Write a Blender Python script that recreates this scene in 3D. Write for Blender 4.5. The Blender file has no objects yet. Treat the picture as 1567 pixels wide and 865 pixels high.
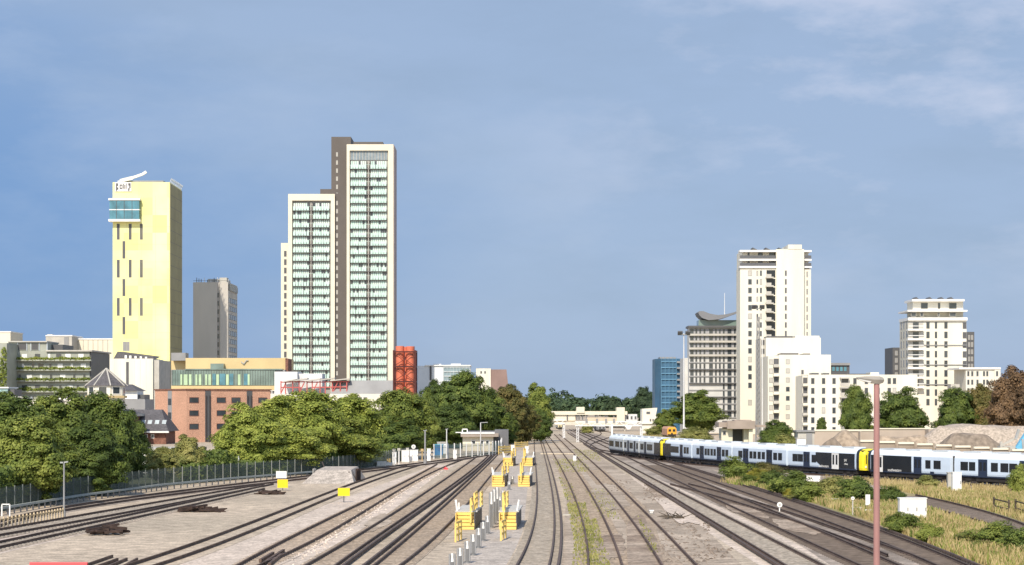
import bpy, bmesh, math, random
import numpy as np
from mathutils import Vector, Matrix
random.seed(7); RNG = np.random.default_rng(7)
S = bpy.context.scene; COL = S.collection; R = math.radians
F = 3000.0; CX = 783.5; HY = 620.0; CH = 8.0          # focal length in photo pixels, centre, horizon row, camera height

# ------------------------------------------------------------------ camera, sky, sun, exposure
cam = bpy.data.cameras.new('camera'); co = bpy.data.objects.new('camera', cam); COL.objects.link(co)
co.location = (0, 0, CH); co.rotation_euler = (R(90), 0, 0)
cam.sensor_width = 36; cam.lens = F/1567*36; cam.shift_y = (HY-432.5)/1567; cam.clip_end = 20000; cam.clip_start = .5
S.camera = co
LIGHT = Vector((.25, 1, -.88)).normalized()             # the way the sunlight travels
EL = math.asin(-LIGHT.z); AZ = math.atan2(-LIGHT.x, -LIGHT.y)
W = bpy.data.worlds.new('World'); S.world = W; W.use_nodes = True
nt = W.node_tree; nt.nodes.clear()
def N(t, **k):
    n = nt.nodes.new(t)
    for a, b in k.items(): setattr(n, a, b)
    return n
out = N('ShaderNodeOutputWorld'); bg = N('ShaderNodeBackground'); bg.inputs[1].default_value = .14
sky = N('ShaderNodeTexSky'); sky.sky_type = 'NISHITA'; sky.sun_disc = False
sky.sun_elevation = EL; sky.sun_rotation = AZ; sky.air_density = 1.0; sky.dust_density = .7; sky.ozone_density = 1.6
tc = N('ShaderNodeTexCoord'); sx = N('ShaderNodeSeparateXYZ'); nt.links.new(tc.outputs['Generated'], sx.inputs[0])
def M(op, a, b=None, c=None, clamp=False):
    n = N('ShaderNodeMath', operation=op); n.use_clamp = clamp
    for i, v in enumerate((a, b, c)):
        if v is None: continue
        if isinstance(v, (int, float)): n.inputs[i].default_value = v
        else: nt.links.new(v, n.inputs[i])
    return n.outputs[0]
def cloudnoise(scale, loc, det=7, rough=.55):
    mp = N('ShaderNodeMapping'); mp.inputs['Scale'].default_value = scale; mp.inputs['Location'].default_value = loc
    no = N('ShaderNodeTexNoise'); no.inputs['Scale'].default_value = 1; no.inputs['Detail'].default_value = det; no.inputs['Roughness'].default_value = rough
    nt.links.new(tc.outputs['Generated'], mp.inputs[0]); nt.links.new(mp.outputs[0], no.inputs['Vector']); return no.outputs['Fac']
def mixc(f, a, b):
    m = N('ShaderNodeMix', data_type='RGBA')
    for i, v in ((0, f), (6, a), (7, b)):
        if isinstance(v, tuple): m.inputs[i].default_value = v+(1,)
        else: nt.links.new(v, m.inputs[i])
    return m.outputs[2]
x, z = sx.outputs['X'], sx.outputs['Z']
n1 = cloudnoise((5, 5, 14), (.9, .3, .35)); n2 = cloudnoise((9, 9, 30), (.2, 1.3, .1), 8, .6); n3 = cloudnoise((26, 26, 70), (2.2, .3, .6), 6, .6)
# thin high cloud over a clear blue: the clear patch lies low in the left, the veil thickens upwards and to the right
veil = M('ADD', M('ADD', M('MULTIPLY_ADD', x, 4.2, .98), M('MULTIPLY', M('MAXIMUM', M('SUBTRACT', z, .10), 0.), 7.0)), M('MULTIPLY_ADD', n1, 1.1, -.55), clamp=True)
c1 = mixc(veil, (1.06, 1.93, 3.60), (2.0, 2.68, 3.88))
c1 = mixc(M('MULTIPLY', M('MULTIPLY_ADD', n2, 4.0, -1.75, clamp=True), M('MULTIPLY_ADD', veil, .42, .06)), c1, (1.72, 2.34, 3.35))
n4 = cloudnoise((7, 7, 19), (3.1, .8, 1.7), 9, .6)
c1 = mixc(M('MULTIPLY', M('MULTIPLY_ADD', n4, 4.2, -2.05, clamp=True), M('MULTIPLY_ADD', z, 3.2, .02, clamp=True)), c1, (2.5, 3.12, 4.25))
bright = M('MULTIPLY', M('MULTIPLY_ADD', M('ADD', M('MULTIPLY', n4, .72), M('MULTIPLY', n3, .28)), 6.5, -3.0, clamp=True), M('MULTIPLY', M('MULTIPLY_ADD', x, 6., .10, clamp=True), M('MULTIPLY_ADD', z, 9., -.35, clamp=True)))
c1 = mixc(M('MULTIPLY', bright, .85), c1, (3.3, 3.65, 4.6))
ahead = M('MULTIPLY', M('MULTIPLY_ADD', sx.outputs['Y'], 2.2, 0., clamp=True), .94)
nt.links.new(mixc(ahead, sky.outputs[0], c1), bg.inputs[0]); nt.links.new(bg.outputs[0], out.inputs[0])
sl = bpy.data.lights.new('sun', 'SUN'); sl.energy = 4.0; sl.angle = R(.55); sl.color = (1, .90, .74)
so = bpy.data.objects.new('sun', sl); COL.objects.link(so); so.rotation_euler = LIGHT.to_track_quat('-Z', 'Y').to_euler(); so.location = (-40, -60, 120)
S.view_settings.view_transform = 'Standard'; S.view_settings.look = 'None'; S.view_settings.gamma = 1; S.view_settings.use_curve_mapping = False
S.view_settings.exposure = .28

# ------------------------------------------------------------------ materials
MATS = {}
def mat(name, col, rough=.75, var=.12, scale=.35, fine=0, metal=0, spec=.3, bump=0, trans=0, col2=None, s2=.05, alpha=None, stretch=None, mott=None, panel=None):
    if name in MATS: return MATS[name]
    m = bpy.data.materials.new(name); m.use_nodes = True; t = m.node_tree; b = t.nodes['Principled BSDF']; L = t.links.new
    b.inputs['Roughness'].default_value = rough; b.inputs['Metallic'].default_value = metal; b.inputs['Specular IOR Level'].default_value = spec
    g = t.nodes.new('ShaderNodeNewGeometry'); pos = g.outputs['Position']
    if stretch:
        mm = t.nodes.new('ShaderNodeMapping'); mm.inputs['Scale'].default_value = stretch; L(pos, mm.inputs[0]); pos = mm.outputs[0]
    def noise(sc, det=4):
        n = t.nodes.new('ShaderNodeTexNoise'); n.inputs['Scale'].default_value = sc; n.inputs['Detail'].default_value = det; L(pos, n.inputs['Vector']); return n.outputs['Fac']
    def rng(s, lo, hi, a=.3, z=.7):
        r = t.nodes.new('ShaderNodeMapRange'); r.inputs[1].default_value = a; r.inputs[2].default_value = z; r.inputs[3].default_value = lo; r.inputs[4].default_value = hi; L(s, r.inputs[0]); return r.outputs[0]
    def mixc(f, a, c, bl='MIX'):
        x = t.nodes.new('ShaderNodeMix'); x.data_type = 'RGBA'; x.blend_type = bl
        for i, v in ((0, f), (6, a), (7, c)):
            if isinstance(v, (int, float)): x.inputs[i].default_value = v
            elif isinstance(v, tuple): x.inputs[i].default_value = v+(1,) if len(v) == 3 else v
            else: L(v, x.inputs[i])
        return x.outputs[2]
    c = tuple(col)
    if col2: c = mixc(rng(noise(s2, 5), 0, 1, .38, .62), c, tuple(col2))
    def gray(s):
        x = t.nodes.new('ShaderNodeCombineColor')
        for i in range(3): L(s, x.inputs[i])
        return x.outputs[0]
    if var: c = mixc(1., c, gray(rng(noise(scale), 1-var, 1+var)), 'MULTIPLY')
    if fine: c = mixc(1., c, gray(rng(noise(fine, 3), .68, 1.3)), 'MULTIPLY')
    if mott: c = mixc(1., c, gray(rng(noise(mott, 9), .62, 1.28, .28, .72)), 'MULTIPLY')
    if panel:
        sn = t.nodes.new('ShaderNodeVectorMath'); sn.operation = 'SNAP'; sn.inputs[1].default_value = panel; wn = t.nodes.new('ShaderNodeTexWhiteNoise'); L(pos, sn.inputs[0]); L(sn.outputs[0], wn.inputs['Vector'])
        c = mixc(rng(wn.outputs['Value'], 0, 1, .3, .95), c, (col[0]*.98, col[1]*.97, col[2]*.84))
    if isinstance(c, tuple): b.inputs['Base Color'].default_value = c+(1,)
    else: L(c, b.inputs['Base Color'])
    if bump:
        bp = t.nodes.new('ShaderNodeBump'); bp.inputs['Distance'].default_value = bump; bp.inputs['Strength'].default_value = .8
        L(noise(fine or 4, 3), bp.inputs['Height']); L(bp.outputs[0], b.inputs['Normal'])
    if alpha: b.inputs['Alpha'].default_value = alpha
    if trans:
        tr = t.nodes.new('ShaderNodeBsdfTranslucent'); ms = t.nodes.new('ShaderNodeMixShader'); ms.inputs[0].default_value = trans
        if isinstance(c, tuple): tr.inputs[0].default_value = c+(1,)
        else: L(c, tr.inputs[0])
        L(b.outputs[0], ms.inputs[1]); L(tr.outputs[0], ms.inputs[2]); L(ms.outputs[0], t.nodes['Material Output'].inputs[0])
    MATS[name] = m; return m
def leafmat(name, a, b2, dark):
    """foliage: colour varies by clump, by leaf and by tree"""
    m = bpy.data.materials.new(name); m.use_nodes = True; t = m.node_tree; b = t.nodes['Principled BSDF']; L = t.links.new
    g = t.nodes.new('ShaderNodeNewGeometry'); oi = t.nodes.new('ShaderNodeObjectInfo')
    n1 = t.nodes.new('ShaderNodeTexNoise'); n1.inputs['Scale'].default_value = .55; n1.inputs['Detail'].default_value = 3
    L(g.outputs['Position'], n1.inputs['Vector'])
    r = t.nodes.new('ShaderNodeValToRGB'); e = r.color_ramp.elements
    e[0].position = .3; e[0].color = dark+(1,); e[1].position = .72; e[1].color = b2+(1,); x = e.new(.5); x.color = a+(1,)
    ad = t.nodes.new('ShaderNodeMath'); ad.operation = 'MULTIPLY_ADD'; ad.inputs[1].default_value = .28; L(g.outputs['Random Per Island'], ad.inputs[0])
    sb = t.nodes.new('ShaderNodeMath'); sb.operation = 'MULTIPLY_ADD'; sb.inputs[1].default_value = .16; sb.inputs[2].default_value = -.22; L(oi.outputs['Random'], sb.inputs[0])
    s3 = t.nodes.new('ShaderNodeMath'); L(n1.outputs['Fac'], s3.inputs[0]); L(sb.outputs[0], s3.inputs[1]); L(s3.outputs[0], ad.inputs[2]); L(ad.outputs[0], r.inputs[0])
    L(r.outputs[0], b.inputs['Base Color']); b.inputs['Roughness'].default_value = .6; b.inputs['Specular IOR Level'].default_value = .25
    tr = t.nodes.new('ShaderNodeBsdfTranslucent'); ms = t.nodes.new('ShaderNodeMixShader'); ms.inputs[0].default_value = .24
    L(r.outputs[0], tr.inputs[0]); L(b.outputs[0], ms.inputs[1]); L(tr.outputs[0], ms.inputs[2]); L(ms.outputs[0], t.nodes['Material Output'].inputs[0])
    MATS[name] = m; return m
leafmat('leaf_light', (.29, .335, .065), (.43, .46, .10), (.17, .215, .04))
leafmat('leaf_mid', (.175, .22, .044), (.30, .33, .074), (.09, .125, .027))
leafmat('leaf_dark', (.105, .15, .033), (.20, .245, .052), (.055, .085, .022))
leafmat('leaf_olive', (.24, .25, .07), (.40, .37, .13), (.12, .14, .04))
leafmat('leaf_rust', (.18, .115, .065), (.27, .17, .09), (.09, .06, .035))
leafmat('leaf_brown', (.16, .15, .045), (.25, .19, .07), (.08, .085, .026))
leafmat('leaf_yellow', (.32, .29, .04), (.5, .42, .07), (.15, .16, .03))
leafmat('leaf_far', (.060, .098, .048), (.095, .14, .062), (.035, .06, .032))  # bluer leaf tone, distance haze put into the colour
leafmat('straw', (.46, .365, .17), (.62, .50, .26), (.30, .235, .10))
bark = mat('bark', (.09, .07, .05), .9, .3, 2)
white = mat('white_render', (.71, .675, .58), .7, .09, .35, stretch=(1, 1, .1)); cream = mat('cream_render', (.70, .65, .53), .7, .05, .2)
offwhite = mat('off_white', (.68, .67, .64), .6, .08, .4); wpaint = mat('white_paint', (.80, .79, .77), .45, .06, .8)
pale = mat('pale_yellow_cladding', (.82, .78, .34), .55, .03, .15, col2=(.82, .79, .46), s2=.06, panel=(5.28, 900, 6.48))
palesd = mat('shaded_yellow_cladding', (.36, .32, .17), .6, .10, .1)  # darkened copy of the yellow: the side's shade is in the colour
gconc = mat('grey_concrete', (.48, .45, .42), .8, .12, .12, stretch=(1, 1, .25)); lconc = mat('light_concrete', (.46, .44, .40), .8, .1, .4)
dbrown = mat('dark_brown_cladding', (.115, .100, .092), .6, .06, .2); dgrey = mat('dark_grey', (.10, .10, .105), .5, .1, .3)
mgrey = mat('mid_grey', (.27, .27, .275), .6, .1, .3); slate = mat('slate', (.105, .10, .108), .7, .12, .8, fine=3)
glass = mat('dark_glass', (.045, .055, .065), .12, .3, .5, spec=.6); bglass = mat('blue_glass', (.06, .19, .25), .15, .35, .35, spec=.7)
gglass = mat('green_glass', (.16, .22, .20), .18, .25, .3, spec=.6); mint = mat('mint_glass', (.52, .70, .63), .22, .10, .25, spec=.6)
mintw = mat('mint_white_panel', (.62, .72, .66), .4, .08, .25); lgrn = mat('pale_green_fin', (.42, .56, .36), .5, .15, .4)
bluenet = mat('blue_sheeting', (.045, .125, .215), .45, .2, .3, spec=.5); lblue = mat('light_blue', (.13, .28, .42), .5, .15, .4)
tan = mat('tan_cladding', (.60, .46, .24), .6, .10, .1); brick = mat('red_brick', (.52, .30, .21), .85, .08, .2, fine=6)
brick2 = mat('dark_brick', (.20, .095, .07), .85, .12, .4, fine=2.5); redp = mat('red_paint', (.62, .17, .10), .5, .12, .5)
red = mat('bright_red', (.55, .05, .06), .5, .1, .5); steel = mat('galvanised_steel', (.42, .43, .43), .45, .1, 1, metal=.5); dsteel = mat('dark_steel', (.055, .045, .045), .6, .15, 1)
yellow = mat('safety_yellow', (.78, .56, .17), .5, .07, 1.2); byellow = mat('sign_yellow', (.85, .58, .02), .5, .03, 1); tyellow = mat('train_yellow', (.82, .68, .04), .35, .03, 1)
orange = mat('orange_yellow', (.72, .36, .04), .5, .08, 1); timber = mat('timber', (.52, .38, .20), .8, .2, 2)
rust = mat('rusty_rail', (.11, .073, .056), .7, .25, .6, fine=2); railtop = mat('rail_top', (.10, .07, .055), .6, .2, .6)
darkscrap = mat('dark_timber_scrap', (.055, .036, .03), .85, .4, 2); pinkpole = mat('pink_brown_pole', (.33, .175, .165), .55, .10, 1.5)
sleeperm = mat('concrete_sleeper', (.30, .27, .235), .85, .2, 1.5, fine=4); sleeperb = mat('buried_sleeper', (.31, .255, .205), .9, .25, 1.5, fine=5); sleeperw = mat('wooden_sleeper', (.15, .12, .10), .9, .3, 1.5)
tbody = mat('train_body', (.60, .70, .83), .3, .04, .3, spec=.5); troof = mat('train_roof', (.74, .80, .87), .45, .06, .5); tdark = mat('train_black', (.017, .02, .026), .25, .2, .6, spec=.5)
navy = mat('train_navy', (.018, .03, .065), .3, .15, .6, spec=.5); under = mat('underframe', (.03, .026, .024), .85, .4, 1)
sand = mat('sand', (.36, .285, .215), .95, .08, .5, fine=1.5); agg = mat('aggregate', (.24, .195, .155), .95, .14, .5, fine=1.5)
wallc = mat('yard_wall_concrete', (.43, .36, .30), .9, .08, .5); planting = MATS['leaf_mid']
teal = mat('teal_fence', (.20, .30, .26), .6, .15, .8); fencem = mat('dark_green_steel', (.085, .115, .105), .55, .15, 1); bluep = mat('blue_paint', (.03, .16, .40), .5, .15, 1)
gravel = mat('ground_gravel', (.53, .435, .335), .95, .12, .10, fine=7, bump=.02, col2=(.44, .37, .285), s2=.03, mott=1.1)
gpink = mat('fresh_pale_ballast', (.64, .535, .45), .95, .10, .25, fine=6, bump=.05, col2=(.55, .465, .39), s2=.07, mott=1.7)
gdark = mat('oily_ballast', (.26, .215, .18), .95, .26, .35, fine=6, bump=.05, col2=(.42, .355, .30), s2=.06, mott=1.3)
gbrown = mat('brown_ballast', (.33, .265, .205), .95, .2, .35, fine=6, bump=.05, col2=(.47, .39, .31), s2=.07, mott=1.2)
gstain = mat('brown_stained_ballast', (.27, .205, .155), .95, .28, .5, fine=6, bump=.05, col2=(.40, .32, .25), s2=.15, mott=1.5)
scrub = mat('scrub_soil', (.075, .085, .035), .95, .3, .4)
gpath = mat('grey_walkway', (.46, .405, .355), .95, .10, .3, fine=7, bump=.02, mott=1.6)
gveg = mat('dry_verge', (.36, .28, .15), .95, .2, .3, fine=2, col2=(.24, .23, .09), s2=.06)

# ------------------------------------------------------------------ geometry helpers
def X(px, Z): return (px-CX)*Z/F
def H(py, Z): return CH+(HY-py)*Z/F
def ZG(py): return F*CH/(py-HY)
def G(px, py): Z = ZG(py); return Vector((X(px, Z), Z, 0))
ROOT = {}
def mw(o):
    while o is not None and o not in ROOT: o = o.parent
    return ROOT[o] if o else Matrix()
def tag(o, label=None, cat=None, group=None, kind=None):
    for k, v in (('label', label), ('category', cat), ('group', group), ('kind', kind)):
        if v: o[k] = v
    return o
def thing(name, label, cat, loc=(0, 0, 0), rz=0, group=None):
    o = bpy.data.objects.new(name, None); COL.objects.link(o); o.empty_display_size = .3
    o.location = loc; o.rotation_euler = (0, 0, rz); ROOT[o] = Matrix.Translation(Vector(loc)) @ Matrix.Rotation(rz, 4, 'Z')
    return tag(o, label, cat, group)
class MB:
    """collects faces, then links them as ONE mesh object"""
    def __init__(s, T=None): s.v = []; s.f = []; s.m = []; s.T = T; s.sm = []
    def add(s, vs, fs, mi=0, smooth=False):
        k = len(s.v)
        for p in vs:
            p = Vector(p); s.v.append(s.T @ p if s.T else p)
        for f in fs: s.f.append([k+i for i in f]); s.m.append(mi); s.sm.append(smooth)
        return s
    def box(s, x0, x1, y0, y1, z0, z1, mi=0):
        if x0 > x1: x0, x1 = x1, x0
        if y0 > y1: y0, y1 = y1, y0
        if z0 > z1: z0, z1 = z1, z0
        return s.add([(x0, y0, z0), (x1, y0, z0), (x1, y1, z0), (x0, y1, z0), (x0, y0, z1), (x1, y0, z1), (x1, y1, z1), (x0, y1, z1)],
              [(0, 3, 2, 1), (4, 5, 6, 7), (0, 1, 5, 4), (1, 2, 6, 5), (2, 3, 7, 6), (3, 0, 4, 7)], mi)
    def pb(s, px0, px1, py0, py1, Z, D, mi=0):          # box whose front face covers that part of the photo at distance Z
        z0 = 0 if py1 is None else max(0, H(py1, Z))
        return s.box(X(px0, Z), X(px1, Z), Z, Z+D, z0, H(py0, Z), mi)
    def prism(s, pts, a, b, mi=0, axis='z'):             # polygon pts extruded from a to b
        n = len(pts); g = (lambda p, t: (p[0], p[1], t)) if axis == 'z' else ((lambda p, t: (p[0], t, p[1])) if axis == 'y' else (lambda p, t: (t, p[0], p[1])))
        vs = [g(p, a) for p in pts]+[g(p, b) for p in pts]
        return s.add(vs, [tuple(range(n))[::-1], tuple(range(n, 2*n))]+[(i, (i+1) % n, n+(i+1) % n, n+i) for i in range(n)], mi)
    def bar(s, a, b, w, h=None, mi=0):                   # square bar between two points
        a = Vector(a); b = Vector(b); d = (b-a).normalized(); h = h or w
        u = d.cross(Vector((0, 0, 1)))
        if u.length < 1e-4: u = Vector((1, 0, 0))
        u.normalize(); v = u.cross(d)
        q = [(-1, -1), (1, -1), (1, 1), (-1, 1)]
        vs = [a+u*i*w/2+v*j*h/2 for i, j in q]+[b+u*i*w/2+v*j*h/2 for i, j in q]
        return s.add(vs, [(0, 1, 2, 3), (7, 6, 5, 4), (0, 4, 5, 1), (1, 5, 6, 2), (2, 6, 7, 3), (3, 7, 4, 0)], mi)
    def cyl(s, a, b, r0, r1=None, n=10, mi=0):
        a = Vector(a); b = Vector(b); r1 = r0 if r1 is None else r1; d = (b-a).normalized()
        u = d.cross(Vector((0, 0, 1)))
        if u.length < 1e-4: u = Vector((1, 0, 0))
        u.normalize(); v = d.cross(u); c = [(math.cos(2*math.pi*i/n), math.sin(2*math.pi*i/n)) for i in range(n)]
        s.add([a+u*x*r0+v*y*r0 for x, y in c]+[b+u*x*r1+v*y*r1 for x, y in c], [(i, (i+1) % n, n+(i+1) % n, n+i) for i in range(n)], mi, True)
        s.add([a+u*x*r0+v*y*r0 for x, y in c], [tuple(range(n))[::-1]], mi); s.add([b+u*x*r1+v*y*r1 for x, y in c], [tuple(range(n))], mi); return s
    def pieces(s):
        """groups of faces that stand apart from each other (further than half the larger one's size)"""
        par = list(range(len(s.v)))
        def fd(i):
            while par[i] != i: par[i] = par[par[i]]; i = par[i]
            return i
        for f in s.f:
            for i in f[1:]: par[fd(i)] = fd(f[0])
        isl = {}
        for i in range(len(s.v)): isl.setdefault(fd(i), []).append(i)
        ks = list(isl)
        if len(ks) < 2 or len(ks) > 400: return [s]
        P = np.array([tuple(v) for v in s.v]); lo = np.array([P[isl[k]].min(0) for k in ks]); hi = np.array([P[isl[k]].max(0) for k in ks]); size = (hi-lo).max(1)
        gap = np.maximum(0, np.maximum(lo[:, None]-hi[None], lo[None]-hi[:, None])); near = np.sqrt((gap**2).sum(2)) <= np.maximum(.02, .5*np.maximum(size[:, None], size[None]))
        lab = list(range(len(ks)))
        def f2(i):
            while lab[i] != i: lab[i] = lab[lab[i]]; i = lab[i]
            return i
        for i, j in zip(*np.nonzero(np.triu(near, 1))): lab[f2(int(j))] = f2(int(i))
        pid = {k: f2(n) for n, k in enumerate(ks)}; groups = {}
        if len(set(pid.values())) < 2: return [s]
        for f, m, sm in zip(s.f, s.m, s.sm):
            g = groups.setdefault(pid[fd(f[0])], (MB(), {})); mb, ix = g; q = []
            for i in f:
                if i not in ix: ix[i] = len(mb.v); mb.v.append(s.v[i])
                q.append(ix[i])
            mb.f.append(q); mb.m.append(m); mb.sm.append(sm)
        return [g[0] for g in groups.values()]
    def build(s, name, mats, parent=None, label=None, cat=None, group=None, kind=None, flip=True):
        if parent is not None and kind is None and len(s.v) < 2500:
            ps = s.pieces()
            if 1 < len(ps) <= 70: return [q.build(name, mats, parent, label, cat, group, 'whole', flip) for q in ps][0]
        if kind == 'whole': kind = None
        me = bpy.data.meshes.new(name); inv = mw(parent).inverted() if parent else Matrix()
        me.from_pydata([inv @ p for p in s.v], [], s.f)
        for m in (mats if isinstance(mats, (list, tuple)) else [mats]): me.materials.append(m)
        me.polygons.foreach_set('material_index', s.m); me.polygons.foreach_set('use_smooth', s.sm)
        if flip:
            bm = bmesh.new(); bm.from_mesh(me); bmesh.ops.recalc_face_normals(bm, faces=bm.faces); bm.to_mesh(me); bm.free()
        me.update(); o = bpy.data.objects.new(name, me); COL.objects.link(o)
        if parent: o.parent = parent
        return tag(o, label, cat, group, kind)
def copy_tree(o, parent=None):
    c = o.copy(); COL.objects.link(c)
    if parent: c.parent = parent
    for ch in list(o.children): copy_tree(ch, c)
    return c
WC = {}
def win(par, x0, x1, z0, z1, y, rz=0, m=None, fm=None, name='window', fr=.09, pr=.06, at=None):
    """a window on a wall: frame with the pane set a little back. On a front wall at y, or at a point `at` turned by rz"""
    m = m or glass; fm = fm or mgrey; w = round(abs(x1-x0), 2); h = round(abs(z1-z0), 2); key = (w, h, m.name, fm.name, fr, pr)
    if key not in WC:
        b = MB(); b.box(-w/2+fr, w/2-fr, -pr*.35, .02, -h/2+fr, h/2-fr, 0)
        for q in ((-w/2, -w/2+fr, -h/2, h/2), (w/2-fr, w/2, -h/2, h/2), (-w/2+fr, w/2-fr, -h/2, -h/2+fr), (-w/2+fr, w/2-fr, h/2-fr, h/2)): b.box(q[0], q[1], -pr, .02, q[2], q[3], 1)
        o = b.build(name, [m, fm]); WC[key] = o.data; bpy.data.objects.remove(o)
    o = bpy.data.objects.new(name, WC[key]); COL.objects.link(o); o.parent = par
    p = Vector(at) if at is not None else Vector(((x0+x1)/2, y, (z0+z1)/2))
    mm = mw(par).inverted() @ (Matrix.Translation(p) @ Matrix.Rotation(rz, 4, 'Z'))
    o.location = mm.to_translation(); o.rotation_euler = mm.to_euler(); return o
def pwin(par, px0, px1, py0, py1, Z, **k): return win(par, X(px0, Z), X(px1, Z), H(py1, Z), H(py0, Z), Z, **k)
def bthing(name, label, cat, pxc, Z, group=None): return thing(name, label, cat, (X(pxc, Z), Z, 0), 0, group)
def sheet(name, pts, z, m, kind='structure', sub=None):
    b = MB(); b.add([(p[0], p[1], z) for p in pts], [tuple(range(len(pts)))]); return b.build(name, m, kind=kind)
def strip(name, lp, rp, z, m):                            # ground strip between two polylines
    b = MB(); n = len(lp); b.add([(p[0], p[1], z) for p in lp]+[(p[0], p[1], z) for p in rp], [(i, i+1, n+i+1, n+i) for i in range(n-1)])
    return b.build(name, m, kind='structure')
ORD = ['first', 'second', 'third', 'fourth', 'fifth', 'sixth', 'seventh', 'eighth', 'ninth', 'tenth', 'eleventh', 'twelfth']

# ------------------------------------------------------------------ ground and tracks
gb = MB(); gb.box(-4000, 4000, -300, 9000, -2, 0); gb.build('ground', gravel, kind='structure')
def rail_fn(pts, deg=3):
    Z = np.array([ZG(y) for x, y in pts]); x = np.array([(p[0]-CX)*z/F for p, z in zip(pts, Z)])
    c = np.polyfit(np.log(Z), x, min(deg, len(pts)-1)); return lambda z: float(np.polyval(c, math.log(z)))
def zs(a, b, n=46): return list(np.exp(np.linspace(math.log(a), math.log(b), n)))
def sweep(path, prof, name, mats, parent):
    """a rail: profile (u, v, material) swept along path points"""
    b = MB(); n = len(prof); vs = []
    for i, p in enumerate(path):
        d = (path[min(i+1, len(path)-1)]-path[max(i-1, 0)]).normalized(); u = Vector((d.y, -d.x, 0))
        vs += [p+u*a+Vector((0, 0, c)) for a, c in prof]
    k = len(path)
    for j in range(n):
        j2 = (j+1) % n; fs = [(i*n+j, i*n+j2, (i+1)*n+j2, (i+1)*n+j) for i in range(k-1)]
        if j == 0: b.add(vs, fs, 1 if prof[j][1] == prof[j2][1] and prof[j][1] > .14 else 0)
        else:
            for f in fs: b.f.append(list(f)); b.m.append(1 if prof[j][1] == prof[j2][1] and prof[j][1] > .14 else 0); b.sm.append(False)
    return b.build(name, mats, parent)
RAIL = [(-.07, 0), (-.07, .035), (-.025, .06), (-.025, .115), (-.045, .125), (-.045, .16), (.045, .16), (.045, .125), (.025, .115), (.025, .06), (.07, .035), (.07, 0)]
CRAIL = [(-.08, .07), (-.08, .11), (-.06, .20), (.06, .20), (.08, .11), (.08, .07)]
TR = {}
def track(key, label, lpts, rpts, za, zb, cond=None, sleepers=None, bed=None, bedw=.75, deg=3, zbr=None, shiny=True):
    fl, fr = rail_fn(lpts, deg), rail_fn(rpts, deg); Zs = zs(za, zb); TR[key] = (fl, fr)
    t = thing('railway_track', label, 'railway track', ((fl(za)+fr(za))/2, za, 0), group='railway tracks through the yard')
    for f, e in ((fl, zb), (fr, zbr or zb)): sweep([Vector((f(z), z, .03)) for z in zs(za, e)], RAIL, 'rail', [rust, railtop if shiny else rust], t)
    for side, off, e in cond or []:
        f = fl if side == 'l' else fr
        cr = sweep([Vector((f(z)+off, z, .03)) for z in zs(za, e or zb)], CRAIL, 'conductor_rail', [rust, railtop], t)
    if sleepers:
        smat, sa, sb, st = sleepers; z = sa; k = 0; rest = MB(); me = None
        while z < sb:
            a = Vector((fl(z), z, 0)); b2 = Vector((fr(z), z, 0)); c = (a+b2)/2; d = Vector((fl(z+1)+fr(z+1)-fl(z)-fr(z), 2, 0)).normalized(); ang = math.atan2(d.y, d.x)-math.pi/2
            w = abs(b2.x-a.x)*abs(d.y)+1.0
            if k < 100:
                if me is None:
                    q = MB(); q.box(-.5, .5, -.13, .13, -.05, .045); o = q.build('sleeper', smat); me = o.data; bpy.data.objects.remove(o)
                o = bpy.data.objects.new('sleeper', me); COL.objects.link(o); o.parent = t; o.location = mw(t).inverted() @ c; o.rotation_euler = (0, 0, ang); o.scale = (w, 1, 1)
            else:
                q = MB(Matrix.Translation(c) @ Matrix.Rotation(ang, 4, 'Z')); q.box(-w/2, w/2, -.13, .13, -.05, .045); rest.v += []; rest.add(q.v, q.f)
            z += st*d.y; k += 1
        if rest.v: rest.build('sleeper', smat, t, kind='stuff')
    if bed:
        global BZ
        strip('ballast', [(fl(z)-bedw, z) for z in Zs], [(fr(z)+bedw, z) for z in Zs], BZ, bed); BZ += .0015
    return t
BZ = .012
LEAFQ = []
# broad ground areas below the beds
def area(name, px, z, m): return sheet(name, [G(x, y) for x, y in px], z, m)
area('pale_ballast', [(-60, 826), (120, 795), (260, 772), (330, 764), (300, 772), (150, 812), (-60, 862)], .004, gpink)
area('pale_ballast', [(430, 890), (250, 868), (385, 812), (520, 765), (610, 732), (660, 713), (690, 712), (650, 742), (590, 790), (480, 860)], .004, gpink)
area('walkway', [(690, 890), (745, 815), (770, 740), (790, 690), (806, 690), (808, 740), (800, 820), (775, 890)], .004, gpath)
area('pale_ballast', [(1200, 890), (1060, 800), (1000, 760), (985, 752), (940, 700), (950, 700), (1075, 764), (1190, 818), (1330, 890)], .004, gpink)
area('brown_ballast', [(850, 890), (868, 760), (835, 690), (905, 690), (985, 745), (1080, 810), (1160, 890)], .005, gbrown)
area('oily_ballast', [(1330, 905), (1200, 818), (1080, 766), (1000, 730), (900, 684), (862, 657), (884, 657), (960, 690), (1080, 716), (1220, 760), (1350, 805), (1510, 880), (1510, 905)], .005, gdark)
area('oily_ballast', [(935, 695), (880, 662), (905, 662), (1000, 690), (1140, 706), (1340, 718), (1620, 733), (1620, 756), (1480, 748), (1330, 741), (1190, 731), (1030, 712)], .006, gdark)
area('dry_verge', [(1090, 737), (1150, 735), (1250, 744), (1400, 752), (1640, 766), (1640, 910), (1530, 880), (1420, 838), (1300, 790), (1200, 756)], .006, gveg)
area('dry_verge', [(960, 668), (1010, 690), (1400, 706), (1650, 716), (1650, 690), (1250, 690), (1100, 676), (1000, 662)], .004, gveg)
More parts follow.
